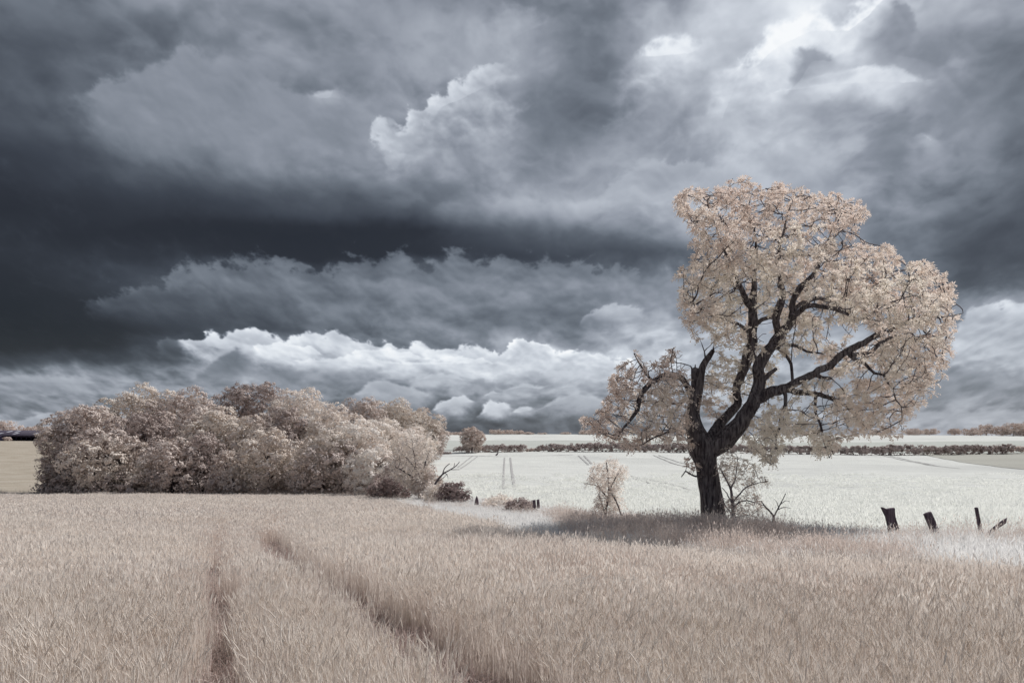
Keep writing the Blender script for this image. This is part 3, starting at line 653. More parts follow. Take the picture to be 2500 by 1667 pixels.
def build_tree(root, limbs, polys, d, thick, soft, n_att, g, step=.2, infl=3., kill=.3, tip=.008, expo=2.35, holes=(), leafmat='leaf_main',
               wood='bark', twigm='twig', leaf=None, trunk_n=1, jit=.28, up=.02, leaf_r=.016, leaf_p=1., iters=90, gnarl=.12, gaps=None, bare_limbs=False):
    pos, par, rtr, lid = [], [], [], []
    curves = []
    for li, L in enumerate(limbs):
        Q = np.array([[*P(x, y, d+dy), (r if r > 20 else r*.9)/F*d] for (x, y, r, dy) in L]); C = catmull(Q, step*.9)
        wob = g.normal(0, 1, (len(C), 3)); wob = (wob+np.roll(wob, 1, 0)+np.roll(wob, -1, 0))/3*np.clip(C[:, 3:4]*.45, .018, .045); wob[0] = 0
        if li >= trunk_n or li == 0: C[:, :3] += wob if li else 0
        if li == 0: pp = -1
        else:
            Pn = np.array(pos); pp = int(np.linalg.norm(Pn-C[0, :3], axis=1).argmin())
        full = [] if pp < 0 else [np.array([*pos[pp], min(rtr[pp], C[0, 3]*1.15)])]
        for c in C[(1 if pp >= 0 and np.linalg.norm(C[0, :3]-pos[pp]) < step*.8 else 0):]:
            pos.append(c[:3]); par.append(pp); rtr.append(c[3]); lid.append(li); pp = len(pos)-1; full.append(c)
        curves.append((np.array(full), 1))
    nt_ = len(pos)
    A = np.concatenate([poly_pts(g, pl, int(n_att*fr), d+dy, thick*tk, soft, holes) for (pl, fr, tk, dy) in polys])
    skip = sum(1 for p_, r_ in zip(pos, rtr) if r_ > 0)
    Pn, pr = colonize(pos, par, A, step, infl, kill, iters, g, jit, up)
    N = len(Pn); acc = np.zeros(N); has = np.zeros(N, bool); r = np.zeros(N)
    for i in range(N-1, -1, -1):
        r[i] = tip if not has[i] else acc[i]**(1/expo)
        p_ = pr[i]
        if p_ >= 0: acc[p_] += r[i]**expo; has[p_] = True
    rt = np.array(rtr); r[:nt_] = np.where(rt > 0, rt, r[:nt_])
    # grown wood
    kids = [[] for _ in range(N)]
    for i in range(nt_, N): kids[pr[i]].append(i)
    V, Q = [], {3: [], 4: []}
    stack = [(i, c) for i in range(nt_) for c in kids[i]]
    while stack:
        p_, c = stack.pop(); ch = [p_, c]
        while kids[c]:
            ks = sorted(kids[c], key=lambda k: -r[k]); 
            for k in ks[1:]: stack.append((c, k))
            c = ks[0]; ch.append(c)
        rr_ = r[ch].copy(); rr_[0] = min(rr_[0], rr_[1]*1.25)
        C = Pn[ch]
        if len(C) > 2: C = np.concatenate([[C[0]], (C[:-2]+2*C[1:-1]+C[2:])/4, [C[-1]]])
        tube(C, rr_, 5 if rr_[1] > .03 else 3, V, Q, cap=False)
    if V: child('twigs', np.concatenate(V), [np.concatenate(Q[4])], M[twigm], root, True)
    # traced wood
    for li, (C, _) in enumerate(curves):
        V, Q = [], {3: [], 4: []}
        if li == 0 and trunk_n:
            k = np.clip((C[0, 2]+.7-C[:, 2])/.7, 0, 1); C = C.copy(); C[:, 3] *= 1+.35*k**2
        tube(C[:, :3], C[:, 3], 18 if C[:, 3].max() > .12 else 8, V, Q, gnarl=gnarl, seed=li)
        child('trunk' if li < trunk_n else 'limb', np.concatenate(V), [np.concatenate(Q[4]), np.concatenate(Q[3])], M[wood], root, True)
    # leaves
    sel = np.where((r < leaf_r) & (np.arange(N) >= nt_))[0]; sel = sel[g.random(len(sel)) < leaf_p]
    if gaps is not None:
        pxx = 1250+Pn[sel, 0]/Pn[sel, 1]*F; pyy = H0-(Pn[sel, 2]-EYE)/Pn[sel, 1]*F
        for (hx, hy, rx, ry, prb) in gaps:
            k = (((pxx-hx)/rx)**2+((pyy-hy)/ry)**2 < 1) & (g.random(len(sel)) < prb); sel, pxx, pyy = sel[~k], pxx[~k], pyy[~k]
    if bare_limbs:
        lump = np.sin(Pn[sel, 0]*2.1+1)*np.sin(Pn[sel, 1]*1.9+Pn[sel, 2]*.8)+np.sin(Pn[sel, 2]*2.6+Pn[sel, 0]*.9+2)*.8
        sel = sel[(lump > -.45) | (g.random(len(sel)) < .35)]
        pxy = np.stack([1250+Pn[sel, 0]/Pn[sel, 1]*F, H0-(Pn[sel, 2]-EYE)/Pn[sel, 1]*F], -1); front = Pn[sel, 1] < d+.6
        kill_ = np.zeros(len(sel), bool)
        for (C, _) in curves:
            C = C[C[:, 3]/d*F > 4.2]
            if len(C) < 2: continue
            cp = np.stack([1250+C[:, 0]/C[:, 1]*F, H0-(C[:, 2]-EYE)/C[:, 1]*F], -1)
            kill_ |= (seg_dist(pxy, cp) < 14) & (g.random(len(sel)) < .65)
        sel = sel[~(kill_ & front)]
    O = Pn[sel]; Dn = nrm(O-Pn[pr[sel]])
    LV, LQ = leaf_sprays(g, O, Dn, **leaf)
    child('foliage', LV, [LQ], M[leafmat], root)
    print('tree', root.name, 'nodes', N, 'sprays', len(sel), 'faces', len(LQ))

# ------------------------------------------------------------------ the big tree
TD = 23.0
g = np.random.default_rng(11)
base = P(1744, 1290, TD); base[2] = gz(base[0], TD)
root = thing('ash_tree', base, 'big lone tree with forked dark trunk and pale feathery leaves beside the wheat', 'tree')
limbs = [
 [(1748, 1305, 33, 0), (1742, 1262, 29, 0), (1734, 1200, 26, 0), (1725, 1140, 26, 0), (1718, 1100, 33, 0), (1710, 1078, 30, 0), (1698, 1050, 22, 0), (1692, 1013, 18, .1), (1698, 970, 16, .1), (1704, 940, 14, .1), (1716, 893, 9, .1), (1730, 872, 8, .15), (1741, 856, 6, .2)],
 [(1700, 950, 12, .1), (1694, 925, 11, 0), (1692, 900, 9, -.1)],
 [(1693, 1000, 10, .1), (1684, 965, 8, -.1), (1676, 940, 8, -.3), (1664, 921, 8, -.5), (1643, 917, 8, -.6), (1625, 921, 8, -.7), (1596, 932, 7, -.9), (1574, 950, 7, -1.1), (1560, 975, 6, -1.2), (1556, 1000, 5, -1.3), (1540, 1022, 4, -1.4), (1520, 1050, 2.5, -1.5), (1506, 1075, 1.5, -1.6)],
 [(1596, 932, 4, -.9), (1578, 915, 3, -.8), (1562, 890, 2, -.7), (1548, 862, 1.5, -.6)],
 [(1722, 1090, 18, 0), (1738, 1060, 16, .2), (1761, 1029, 14, .4), (1785, 1003, 12, .6), (1800, 985, 11, .7), (1798, 950, 11, .8), (1812, 915, 12, .9), (1825, 880, 14, 1.), (1833, 842, 14, 1.), (1833, 795, 13, 1.), (1835, 749, 11, 1.), (1842, 700, 8, 1.1), (1841, 664, 6, 1.2), (1848, 613, 4, 1.3), (1840, 560, 2.5, 1.4), (1825, 510, 1.5, 1.4)],
 [(1835, 755, 9, 1.), (1820, 728, 9, .8), (1806, 698, 6, .6), (1792, 660, 4, .3), (1772, 620, 3, 0), (1750, 560, 2, -.2), (1730, 510, 1.4, -.3)],
 [(1830, 810, 5, 1.), (1800, 790, 4, .5), (1760, 775, 3, 0), (1720, 760, 2, -.5), (1690, 740, 1.4, -1.)],
 [(1722, 1108, 24, 0), (1745, 1092, 25, -.1), (1770, 1074, 24, -.2), (1795, 1050, 22, -.3), (1817, 1017, 20, -.4), (1840, 985, 19, -.4), (1851, 945, 16, -.4), (1857, 898, 15, -.3), (1868, 866, 14, -.2), (1895, 828, 13, 0), (1921, 800, 12, .1), (1938, 770, 10, .1), (1937, 735, 8, .1), (1953, 702, 8, .1), (1983, 672, 6, .1), (1996, 645, 5, .2), (2012, 613, 3, .3), (2030, 570, 2, .4), (2055, 520, 1.4, .5)],
 [(1897, 826, 11, 0), (1893, 785, 9, -.3), (1906, 749, 10, -.5), (1910, 710, 7, -.7), (1906, 681, 5, -.8), (1902, 613, 3.5, -1.), (1915, 560, 2.5, -1.1), (1930, 500, 1.5, -1.2)],
 [(1845, 830, 7, .9), (1851, 791, 6, .6), (1872, 774, 6, .3), (1893, 776, 6, -.2)],
 [(1930, 785, 8, .1), (1966, 752, 7, -.5), (2012, 749, 6, -1.), (2063, 766, 4, -1.5), (2097, 778, 3, -1.8), (2140, 760, 2, -2.)],
 [(1945, 750, 6, .1), (1968, 738, 5, .6), (2000, 730, 5, 1.), (2038, 736, 4, 1.5), (2065, 722, 3, 1.8), (2110, 690, 2, 2.2), (2160, 660, 1.5, 2.5)],
 [(1850, 975, 16, -.4), (1880, 957, 14, -.7), (1915, 947, 12, -1.), (1953, 932, 10, -1.2), (1991, 912, 9, -1.3), (2029, 888, 9, -1.2), (2063, 863, 9, -1.1), (2097, 842, 8, -1.), (2140, 817, 7, -.9), (2165, 811, 5, -.8), (2208, 787, 4, -.7), (2250, 771, 3, -.6), (2293, 774, 2, -.5), (2325, 770, 1.3, -.4), (2352, 764, .8, -.4)],
 [(1985, 914, 6, -1.3), (2005, 921, 5, -1.5), (2030, 923, 3.5, -1.7)],
 [(2070, 862, 7, -1.1), (2100, 868, 6, -.6), (2130, 855, 6, -.2), (2160, 830, 5, .2), (2187, 822, 4, .5), (2229, 825, 3, 1.), (2270, 815, 2, 1.4)],
 [(2075, 868, 5, -1.1), (2098, 884, 4.4, -1.3), (2112, 890, 4., -1.5), (2135, 910, 3.4, -1.7), (2157, 914, 3, -1.9), (2168, 935, 2.4, -2.), (2180, 950, 2, -2.), (2187, 975, 1.6, -2.), (2200, 990, 1.2, -2.), (2203, 1025, .9, -2.)],
 [(1915, 950, 9, -1.), (1966, 958, 7, -.6), (2008, 966, 6, -.2), (2034, 976, 5, 0), (2063, 990, 4, .3), (2085, 1008, 3, .5), (2110, 1045, 1.6, .7)],
 [(1917, 952, 5.5, -1.), (1921, 975, 5, -1.1), (1916, 1000, 4.6, -1.2), (1908, 1014, 4, -1.3), (1904, 1040, 3.4, -1.3), (1893, 1064, 2.6, -1.4), (1892, 1088, 2, -1.4), (1884, 1106, 1.6, -1.4), (1881, 1132, 1., -1.4)],
 [(1990, 964, 5, -.3), (1992, 985, 3.4, -.6), (1991, 1004, 3.2, -.8), (2004, 1038, 3, -1.), (2012, 1076, 2, -1.1), (2025, 1117, 1.3, -1.2)],
 [(1885, 845, 6, -.2), (1908, 858, 4.4, -.7), (1931, 889, 4, -1.1), (1935, 915, 4, -1.2), (1934, 942, 3.4, -1.2)],
 [(1872, 865, 7, -.2), (1906, 842, 5, -.4), (1945, 846, 4, -.8), (1970, 858, 3, -1.), (2010, 862, 2, -1.3)],
 [(1851, 925, 9, -.4), (1845, 900, 6, -.7), (1846, 878, 4.6, -.8), (1843, 870, 3.5, -.8)],
 [(1858, 935, 7, -.4), (1880, 912, 6, -.7), (1895, 900, 4.5, -.9)],
 [(1695, 1062, 5, 0), (1660, 1050, 3.4, -.5), (1630, 1055, 2.6, -1.), (1590, 1070, 2, -1.4), (1570, 1085, 1.2, -1.6)],
 [(1725, 1165, 3.5, -.2), (1690, 1160, 2.2, -.5), (1675, 1150, 2., -.6), (1665, 1165, 1.3, -.7)],
 [(1718, 878, 2.5, .1), (1720, 858, 1.7, .1), (1714, 840, 1.1, .1)],
 [(1719, 865, 2, .1), (1725, 850, 1.2, .1)],
 [(1738, 860, 3.2, .2), (1745, 850, 1.2, .2)], [(1742, 862, 2.4, .25), (1742, 846, .8, .25)], [(1689, 908, 4, -.1), (1686, 893, 1.4, -.1)], [(1697, 906, 4, -.15), (1699, 890, 1, -.15)],
]
main_poly = [(1645, 478), (1672, 455), (1720, 452), (1770, 455), (1815, 428), (1850, 455), (1900, 450), (1955, 455), (2010, 478), (2045, 470), (2080, 478), (2122, 515), (2105, 550), (2085, 575), (2120, 595),
 (2180, 605), (2215, 640), (2262, 632), (2300, 660), (2338, 712), (2332, 780), (2318, 870), (2290, 950), (2262, 975), (2235, 1000), (2190, 985), (2150, 960), (2095, 930), (2050, 900), (1990, 870), (1930, 850), (1890, 870), (1830, 860),
 (1790, 850), (1745, 820), (1700, 800), (1655, 778), (1650, 700), (1645, 665), (1700, 640), (1692, 600), (1680, 560), (1662, 530)]
left_poly = [(1412, 1035), (1450, 1000), (1490, 970), (1485, 925), (1500, 890), (1545, 900), (1542, 850), (1570, 880), (1605, 870), (1640, 830), (1668, 850), (1668, 890), (1700, 930), (1690, 985), (1695, 1050), (1690, 1080), (1640, 1090), (1570, 1085), (1520, 1095), (1460, 1065)]
mid_poly = [(1712, 1000), (1722, 930), (1760, 880), (1820, 850), (1880, 870), (1900, 920), (1860, 960), (1820, 960), (1790, 990), (1750, 1010)]
low_poly = [(1835, 1030), (1880, 985), (1950, 975), (2030, 990), (2100, 960), (2180, 990), (2225, 1015), (2215, 1055), (2170, 1060), (2120, 1075), (2065, 1065), (2045, 1115), (1995, 1115), (1965, 1050), (1925, 1080), (1905, 1135), (1855, 1135), (1830, 1080)]
right_mid = [(1940, 930), (2000, 900), (2060, 900), (2140, 940), (2200, 1000), (2150, 1010), (2060, 1000), (1980, 985)]
skirt = [(1690, 1075), (1760, 1090), (1772, 1110), (1740, 1128), (1700, 1125), (1670, 1110)]
holes = [(2070, 815, 75, 32, .85), (1960, 895, 45, 25, .8), (1872, 800, 26, 40, .7), (1855, 800, 14, 40, .9), (2130, 905, 45, 22, .6), (1950, 820, 40, 24, .6), (1760, 985, 26, 30, .6), (2080, 590, 40, 20, .5), (1990, 560, 30, 40, .45)]
build_tree(root, limbs, [(main_poly, .66, 1., .2), (left_poly, .17, .62, -.6), (mid_poly, .05, .5, .6), (low_poly, .14, .5, -.9), (right_mid, .035, .5, -1.), (skirt, .02, .15, -.5)], TD, 4.1, 200, 7200, g,
  step=.17, infl=3.2, kill=.26, tip=.0098, expo=2.6, holes=holes, gaps=holes, bare_limbs=True, leaf=dict(n_leaf=9, n_lf=7, L=.185, lw=.020, ll=.078, droop=.3), leaf_r=.0130, leaf_p=.74, gnarl=.13)

# ------------------------------------------------------------------ saplings and bare twigs near the edge
def quick(name, label, cat, bx, by, d, limbs, polys, n, thick, soft, seed, **kw):
    g = np.random.default_rng(seed); b0 = P(bx, by, d); b0[2] = gz(b0[0], d)
    r_ = thing(name, b0, label, cat); kw.setdefault('leaf', dict(n_leaf=4, n_lf=6, L=.18, lw=.016, ll=.07))
    build_tree(r_, limbs, polys, d, thick, soft, n, g, **kw); return r_
quick('sapling', 'small pale bushy sapling left of the big tree', 'tree', 1478, 1262, 25.5,
  [[(1476, 1280, 3.6, 0), (1480, 1240, 3.4, 0), (1487, 1200, 3, 0), (1484, 1160, 2.2, .1), (1480, 1125, 1.4, .1)], [(1484, 1222, 2, 0), (1496, 1180, 1.6, -.2), (1515, 1150, 1, -.3)],
   [(1482, 1215, 2, 0), (1462, 1185, 1.6, .2), (1440, 1160, 1, .3)], [(1478, 1262, 2.4, 0), (1470, 1230, 1.8, -.2), (1462, 1205, 1.2, -.3)], [(1464, 1188, 1.4, .2), (1445, 1182, 1, .1), (1425, 1178, .7, 0)]],
  [([(1440, 1170), (1445, 1140), (1470, 1120), (1500, 1118), (1525, 1135), (1535, 1155), (1520, 1180), (1515, 1205), (1528, 1230), (1515, 1252), (1450, 1252), (1445, 1235), (1462, 1205)], .95, 1., 0),
   ([(1420, 1180), (1430, 1174), (1442, 1182), (1430, 1190)], .05, .3, 0)], 420, .75, 40, 21, step=.10, infl=1.4, kill=.15, tip=.005, expo=2.4, leafmat='leaf_pale', wood='twig', twigm='twig_grey', leaf_r=.009, gnarl=.03, leaf_p=.8)
quick('sapling', 'sparse twiggy young tree with a grey stem just right of the big trunk', 'tree', 1790, 1275, 22.2,
  [[(1792, 1290, 5.6, 0), (1790, 1255, 5, 0), (1787, 1215, 4.2, 0), (1783, 1190, 3.2, 0), (1770, 1165, 2.2, 0), (1757, 1140, 1.2, .1)],
   [(1784, 1195, 2.4, 0), (1795, 1165, 1.8, -.2), (1800, 1140, 1.2, -.3), (1798, 1115, 1, -.3)], [(1788, 1225, 2.6, 0), (1815, 1195, 2, -.2), (1845, 1180, 1.3, -.3), (1875, 1172, .8, -.3)],
   [(1789, 1240, 2.6, 0), (1812, 1222, 2, .1), (1840, 1225, 1.4, .2), (1868, 1235, .9, .2)], [(1788, 1230, 2, 0), (1773, 1205, 1.4, .1), (1762, 1190, .9, .1)],
   [(1790, 1262, 2, 0), (1772, 1235, 1.4, -.1), (1765, 1215, .9, -.1)], [(1790, 1265, 2, 0), (1820, 1258, 1.5, .1), (1848, 1262, .9, .1)]],
  [([(1750, 1120), (1790, 1095), (1830, 1115), (1865, 1150), (1868, 1185), (1835, 1200), (1800, 1180), (1765, 1180), (1748, 1150)], .55, 1., 0), ([(1765, 1210), (1800, 1205), (1860, 1215), (1875, 1240), (1840, 1265), (1800, 1265), (1770, 1250)], .45, 1., 0)],
  420, .8, 50, 22, step=.09, infl=1.4, kill=.15, tip=.0055, expo=2.6, leafmat='leaf_main', wood='twig_grey', twigm='twig', leaf_r=.009, leaf_p=.4, gnarl=.05)
def bare(name, label, cat, d, limbs, wood='twig'):
    V, Q = [], {3: [], 4: []}; b0 = P(limbs[0][0][0], limbs[0][0][1], d)
    for L in limbs:
        C = catmull(np.array([[*P(x, y, d+dy), r/F*d] for (x, y, r, dy) in L]), .06); tube(C[:, :3], C[:, 3], 6, V, Q, gnarl=.08)
    o = put(name, mesh(name, np.concatenate(V)-b0, [np.concatenate(Q[4]), np.concatenate(Q[3])], M[wood], True), loc=b0); tag(o, label, cat); return o
bare('dead_twig', 'bare crooked twigs poking up from grass right of the big tree', 'twig', 21.5,
  [[(1884, 1285, 2.6, 0), (1888, 1262, 2.4, 0), (1880, 1248, 2, .1), (1868, 1236, 1.6, .1), (1858, 1222, 1, .1)], [(1888, 1264, 2, 0), (1898, 1244, 1.6, 0), (1908, 1225, 1.2, -.1), (1918, 1205, .8, -.1)],
   [(1898, 1244, 1.2, 0), (1914, 1238, .9, 0), (1930, 1240, .6, 0)], [(1906, 1230, 1., 0), (1918, 1222, .7, 0), (1928, 1224, .5, 0)], [(1901, 1238, 1., 0), (1896, 1224, .7, 0), (1890, 1218, .5, 0)]])
bare('stake', 'thin dark stake leaning against the pale sapling', 'stake', 25.0, [[(1521, 1272, 2., 0), (1508, 1232, 1.9, 0), (1493, 1203, 1.8, .1)]])
bare('dead_branch', 'bare forked branch reaching right from the end of the wood', 'branch', 52.,
  [[(1052, 1200, 3.4, 0), (1064, 1178, 2.8, 0), (1080, 1158, 2.2, 0), (1096, 1148, 1.6, 0), (1112, 1138, 1.2, .2), (1122, 1127, .8, .3)], [(1080, 1158, 1.6, 0), (1086, 1142, 1.2, 0), (1098, 1131, .9, 0)],
   [(1100, 1146, 1.1, 0), (1112, 1146, .8, 0), (1122, 1146, .6, 0)], [(1084, 1152, 1., 0), (1092, 1160, .8, 0), (1094, 1168, .5, 0)], [(1066, 1176, 1.4, 0), (1080, 1168, .8, 0), (1092, 1156, .6, 0)], [(1108, 1140, .9, .1), (1110, 1130, .6, .1)]], 'twig')

# ------------------------------------------------------------------ posts
def prism(pts_front, d, thick, name, label, cat, mat='post', dd=0.):
    """an irregular weathered timber: outline polygon with depth, split along its length"""
    A = np.array([P(x, y, d) for x, y in pts_front]); n = len(A)
    Bk = A+np.array([.15*thick, thick, 0]); c = A.mean(0); c[2] = A[:, 2].min()
    mid = (A+Bk)/2; ctr = mid.mean(0); mid = ctr+(mid-ctr)*1.05
    V = np.concatenate([A, mid, Bk])-c; i = np.arange(n); j = (i+1) % n
    q = np.concatenate([np.stack([i, j, n+j, n+i], -1), np.stack([n+i, n+j, 2*n+j, 2*n+i], -1)])
    me = mesh(name, V, [q, np.arange(n)[None, ::-1], (2*n+np.arange(n))[None]], M[mat])
    o = put(name, me, loc=c); tag(o, label, cat, 'old timber posts on the field edge')
    bv = o.modifiers.new('bevel', 'BEVEL'); bv.width = .008; bv.segments = 2
    return o
prism([(2155, 1239), (2161, 1240), (2165, 1243), (2172, 1242), (2177, 1241), (2185, 1240), (2187, 1262), (2194, 1284), (2201, 1310), (2176, 1310), (2171, 1284), (2166, 1262), (2160, 1250)], 18.2, .16, 'fence_post', 'broad notched post stump with a pointed left shoulder', 'post')
prism([(2259, 1256), (2266, 1252), (2275, 1250), (2284, 1270), (2292, 1288), (2302, 1325), (2286, 1325), (2276, 1296), (2267, 1274)], 17.2, .13, 'fence_post', 'short thick post leaning left between the notched stump and thin post', 'post')
prism([(2382, 1240), (2389, 1240), (2393, 1262), (2398, 1285), (2404, 1335), (2396, 1335), (2390, 1285), (2386, 1262)], 16.8, .07, 'fence_post', 'thin upright post near the right edge of the picture', 'post')
prism([(2459, 1265), (2457, 1277), (2442, 1287), (2424, 1300), (2404, 1330), (2396, 1325), (2415, 1298), (2432, 1283), (2448, 1271)], 16.5, .06, 'fence_rail', 'dark rail end slanting up to the right beside the thin post', 'rail')
prism([(1300, 1221), (1307, 1220), (1308, 1240), (1301, 1241)], 34., .14, 'fence_post', 'left one of two tiny square stumps by the bramble patch', 'post')
prism([(1310, 1220), (1316, 1219), (1318, 1240), (1311, 1240)], 34., .14, 'fence_post', 'right one of two tiny square stumps by the bramble patch', 'post')
prism([(1163, 1211), (1166, 1217), (1168, 1232), (1158, 1232), (1160, 1219)], 41., .2, 'fence_post', 'small pointed dark stump right of the round bush', 'post')

# ------------------------------------------------------------------ massed foliage: wood, hedges, bushes
def leaf_cloud(g, lobes, n_sub, n_leaf, size, clump, jitter=.35, shell=.86, under=.25):
    """lobes: (cx,cy,cz, rx,ry,rz). Leaf faces gathered into clumps over the lobes' surfaces."""
    out = []
    for (cx, cy, cz, rx, ry, rz) in lobes:
        area = (rx*ry+ry*rz+rx*rz)/3; ns = max(4, int(n_sub*area))
        dv = nrm(g.normal(0, 1, (ns, 3))); dv[:, 2] = np.where((dv[:, 2] < -.2) & (g.random(ns) > under), -dv[:, 2], dv[:, 2])
        k = shell+(1.04-shell)*g.random((ns, 1))**.7
        c = np.array([cx, cy, cz])+dv*np.array([rx, ry, rz])*k
        cr = clump*(.55+.9*g.random((ns, 1, 1)))
        ld_ = nrm(g.normal(0, 1, (ns, n_leaf, 3))+dv[:, None]*.6); rr_ = g.random((ns, n_leaf, 1))**.45
        p = c[:, None]+ld_*rr_*cr*np.array([1.1, 1.1, .75]); out.append((p.reshape(-1, 3), np.repeat(dv, n_leaf, 0), ld_.reshape(-1, 3)))
    p = np.concatenate([o[0] for o in out]); nv = np.concatenate([o[1] for o in out]); ld_all = np.concatenate([o[2] for o in out])
    nn = nrm(nv*1.6+ld_all*.7+g.normal(0, .45, p.shape)); u = nrm(np.cross(nn, g.normal(0, 1, p.shape))); w = np.cross(nn, u)
    s = size*(.55+.9*g.random((len(p), 1)))
    V = np.stack([p-u*s*.6, p+w*s*.32, p+u*s*.6, p-w*s*.32], 1).reshape(-1, 3)
    return V, np.arange(len(V)).reshape(-1, 4)
def wood_tree(px, top, hw, base_row, d, label, mat='leaf_wood', seed=0, group='trees of the wood', name='broadleaf_tree', lowcrown=.12, n_sub=3.4, size=.24, density=1., cat='tree', depth=None, lob=22, clump=.75, n_leaf=30):
    g = np.random.default_rng(seed*31+5)
    X = (px-1250)/F*d; zt = EYE-(top-H0)/F*d
    zb = float(gz(X, d)) if base_row is None else EYE-(base_row-H0)/F*d
    rx = hw*1.06/F*d; ry = depth or rx*.9; Hh = zt-zb; z0 = zb+Hh*lowcrown
    root = thing(name, (X, d, zb), label, cat, group)
    rz = (zt-z0)/2; cz = z0+rz
    lobes = [(X, d, cz, rx*.74, ry*.74, rz*.84), (X, d, zb+Hh*.24, rx*.84, ry*.84, Hh*.26)]
    ga = 2.39996
    for i in range(lob):
        t = (i+.5)/lob; zz = 1-1.75*t; rad__ = math.sqrt(max(0, 1-zz*zz)); a = i*ga+g.random()*.6
        s = .24+.17*g.random()
        k = .82+.10*g.random()
        lobes.append((X+cos(a)*rad__*rx*k, d+sin(a)*rad__*ry*k, cz+zz*rz*.80, rx*s, ry*s, min(rz*s*.95, rx*s*1.1)))
    V, Q = leaf_cloud(g, lobes, n_sub*density, n_leaf, size, clump, under=.5)
    V2, Q2 = leaf_cloud(g, lobes, 75., 1, .25, .10, shell=.80, under=.95)     # the denser inside of the crown
    V = np.concatenate([V, V2])
    # keep leaves above ground
    zq = V.reshape(-1, 4, 3)[:, :, 2].min(1); ok = zq > zb+.02; V = V.reshape(-1, 4, 3)[ok].reshape(-1, 3); Q = np.arange(len(V)).reshape(-1, 4)
    child('crown', V, [Q], M[mat], root)
    Vv, Qq = [], {3: [], 4: []}; tr = max(.05, Hh*.022)
    tube([(X, d, zb-.3), (X+.1, d, zb+Hh*.25), (X-.15, d+.1, zb+Hh*.5), (X, d, zb+Hh*.75)], [tr*1.3, tr, tr*.7, tr*.3], 8, Vv, Qq)
    for i in range(9):
        a = g.random()*2*pi; z1 = zb+Hh*(.15+.45*g.random()); k = .55+.35*g.random()
        tube([(X, d, z1), (X+cos(a)*rx*k*.5, d+sin(a)*ry*k*.5, z1+Hh*.12), (X+cos(a)*rx*k, d+sin(a)*ry*k, z1+Hh*.22)], [tr*.5, tr*.35, tr*.12], 5, Vv, Qq)
    child('trunk', np.concatenate(Vv), [np.concatenate(Qq[4]), np.concatenate(Qq[3])], M['twig'], root, True)
    return root
G0, GS = 'trees of the wood', 'trees of the wood'
WT = [ # px, top, half width, base row, distance, label, material
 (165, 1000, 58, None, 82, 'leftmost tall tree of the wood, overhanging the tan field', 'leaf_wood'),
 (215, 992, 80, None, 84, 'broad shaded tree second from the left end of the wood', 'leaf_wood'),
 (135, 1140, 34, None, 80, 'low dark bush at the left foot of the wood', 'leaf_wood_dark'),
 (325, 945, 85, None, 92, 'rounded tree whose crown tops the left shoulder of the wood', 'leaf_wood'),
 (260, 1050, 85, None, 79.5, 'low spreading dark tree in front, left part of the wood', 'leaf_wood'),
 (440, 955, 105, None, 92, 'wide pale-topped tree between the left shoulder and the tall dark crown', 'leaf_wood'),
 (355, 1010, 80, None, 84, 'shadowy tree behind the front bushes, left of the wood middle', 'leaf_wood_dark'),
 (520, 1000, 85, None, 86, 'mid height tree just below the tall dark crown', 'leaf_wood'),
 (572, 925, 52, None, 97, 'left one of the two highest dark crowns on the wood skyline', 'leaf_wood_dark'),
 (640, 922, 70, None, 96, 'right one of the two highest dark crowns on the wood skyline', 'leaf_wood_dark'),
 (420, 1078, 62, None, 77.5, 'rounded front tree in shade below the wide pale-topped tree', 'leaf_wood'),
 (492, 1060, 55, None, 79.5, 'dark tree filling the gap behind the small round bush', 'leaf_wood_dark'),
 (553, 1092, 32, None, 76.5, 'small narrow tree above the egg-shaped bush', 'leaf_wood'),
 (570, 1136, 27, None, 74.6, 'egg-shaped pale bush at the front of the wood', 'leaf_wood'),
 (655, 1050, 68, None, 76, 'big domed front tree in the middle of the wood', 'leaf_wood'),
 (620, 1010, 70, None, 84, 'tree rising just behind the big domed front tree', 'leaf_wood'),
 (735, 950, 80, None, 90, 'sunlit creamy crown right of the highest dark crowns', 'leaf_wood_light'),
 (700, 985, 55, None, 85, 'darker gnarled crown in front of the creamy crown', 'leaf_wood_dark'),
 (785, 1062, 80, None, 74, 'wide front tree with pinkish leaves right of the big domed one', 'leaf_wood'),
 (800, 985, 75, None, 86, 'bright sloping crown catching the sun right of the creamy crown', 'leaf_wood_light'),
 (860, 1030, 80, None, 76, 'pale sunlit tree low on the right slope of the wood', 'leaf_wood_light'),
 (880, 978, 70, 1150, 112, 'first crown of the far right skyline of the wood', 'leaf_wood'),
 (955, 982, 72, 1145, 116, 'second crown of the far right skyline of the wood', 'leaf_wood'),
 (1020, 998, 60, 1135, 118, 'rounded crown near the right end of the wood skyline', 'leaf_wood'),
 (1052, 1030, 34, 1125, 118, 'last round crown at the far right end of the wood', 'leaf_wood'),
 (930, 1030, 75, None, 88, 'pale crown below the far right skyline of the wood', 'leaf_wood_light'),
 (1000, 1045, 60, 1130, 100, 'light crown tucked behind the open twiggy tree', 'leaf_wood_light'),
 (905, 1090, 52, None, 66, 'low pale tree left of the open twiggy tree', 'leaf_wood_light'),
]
for i, (px, top, hw, br, d, lab, mat) in enumerate(WT):
    sm = hw < 40
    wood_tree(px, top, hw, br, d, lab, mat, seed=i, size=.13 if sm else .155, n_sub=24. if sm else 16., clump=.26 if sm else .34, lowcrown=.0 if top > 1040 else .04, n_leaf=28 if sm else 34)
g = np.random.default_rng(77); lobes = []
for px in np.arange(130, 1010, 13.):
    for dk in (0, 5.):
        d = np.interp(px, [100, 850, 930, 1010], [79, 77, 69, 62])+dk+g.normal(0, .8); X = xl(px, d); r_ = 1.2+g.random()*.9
        lobes.append((X, d, float(gz(X, d))+r_*.5, r_*1.2, r_, r_*(.8+.5*g.random())))
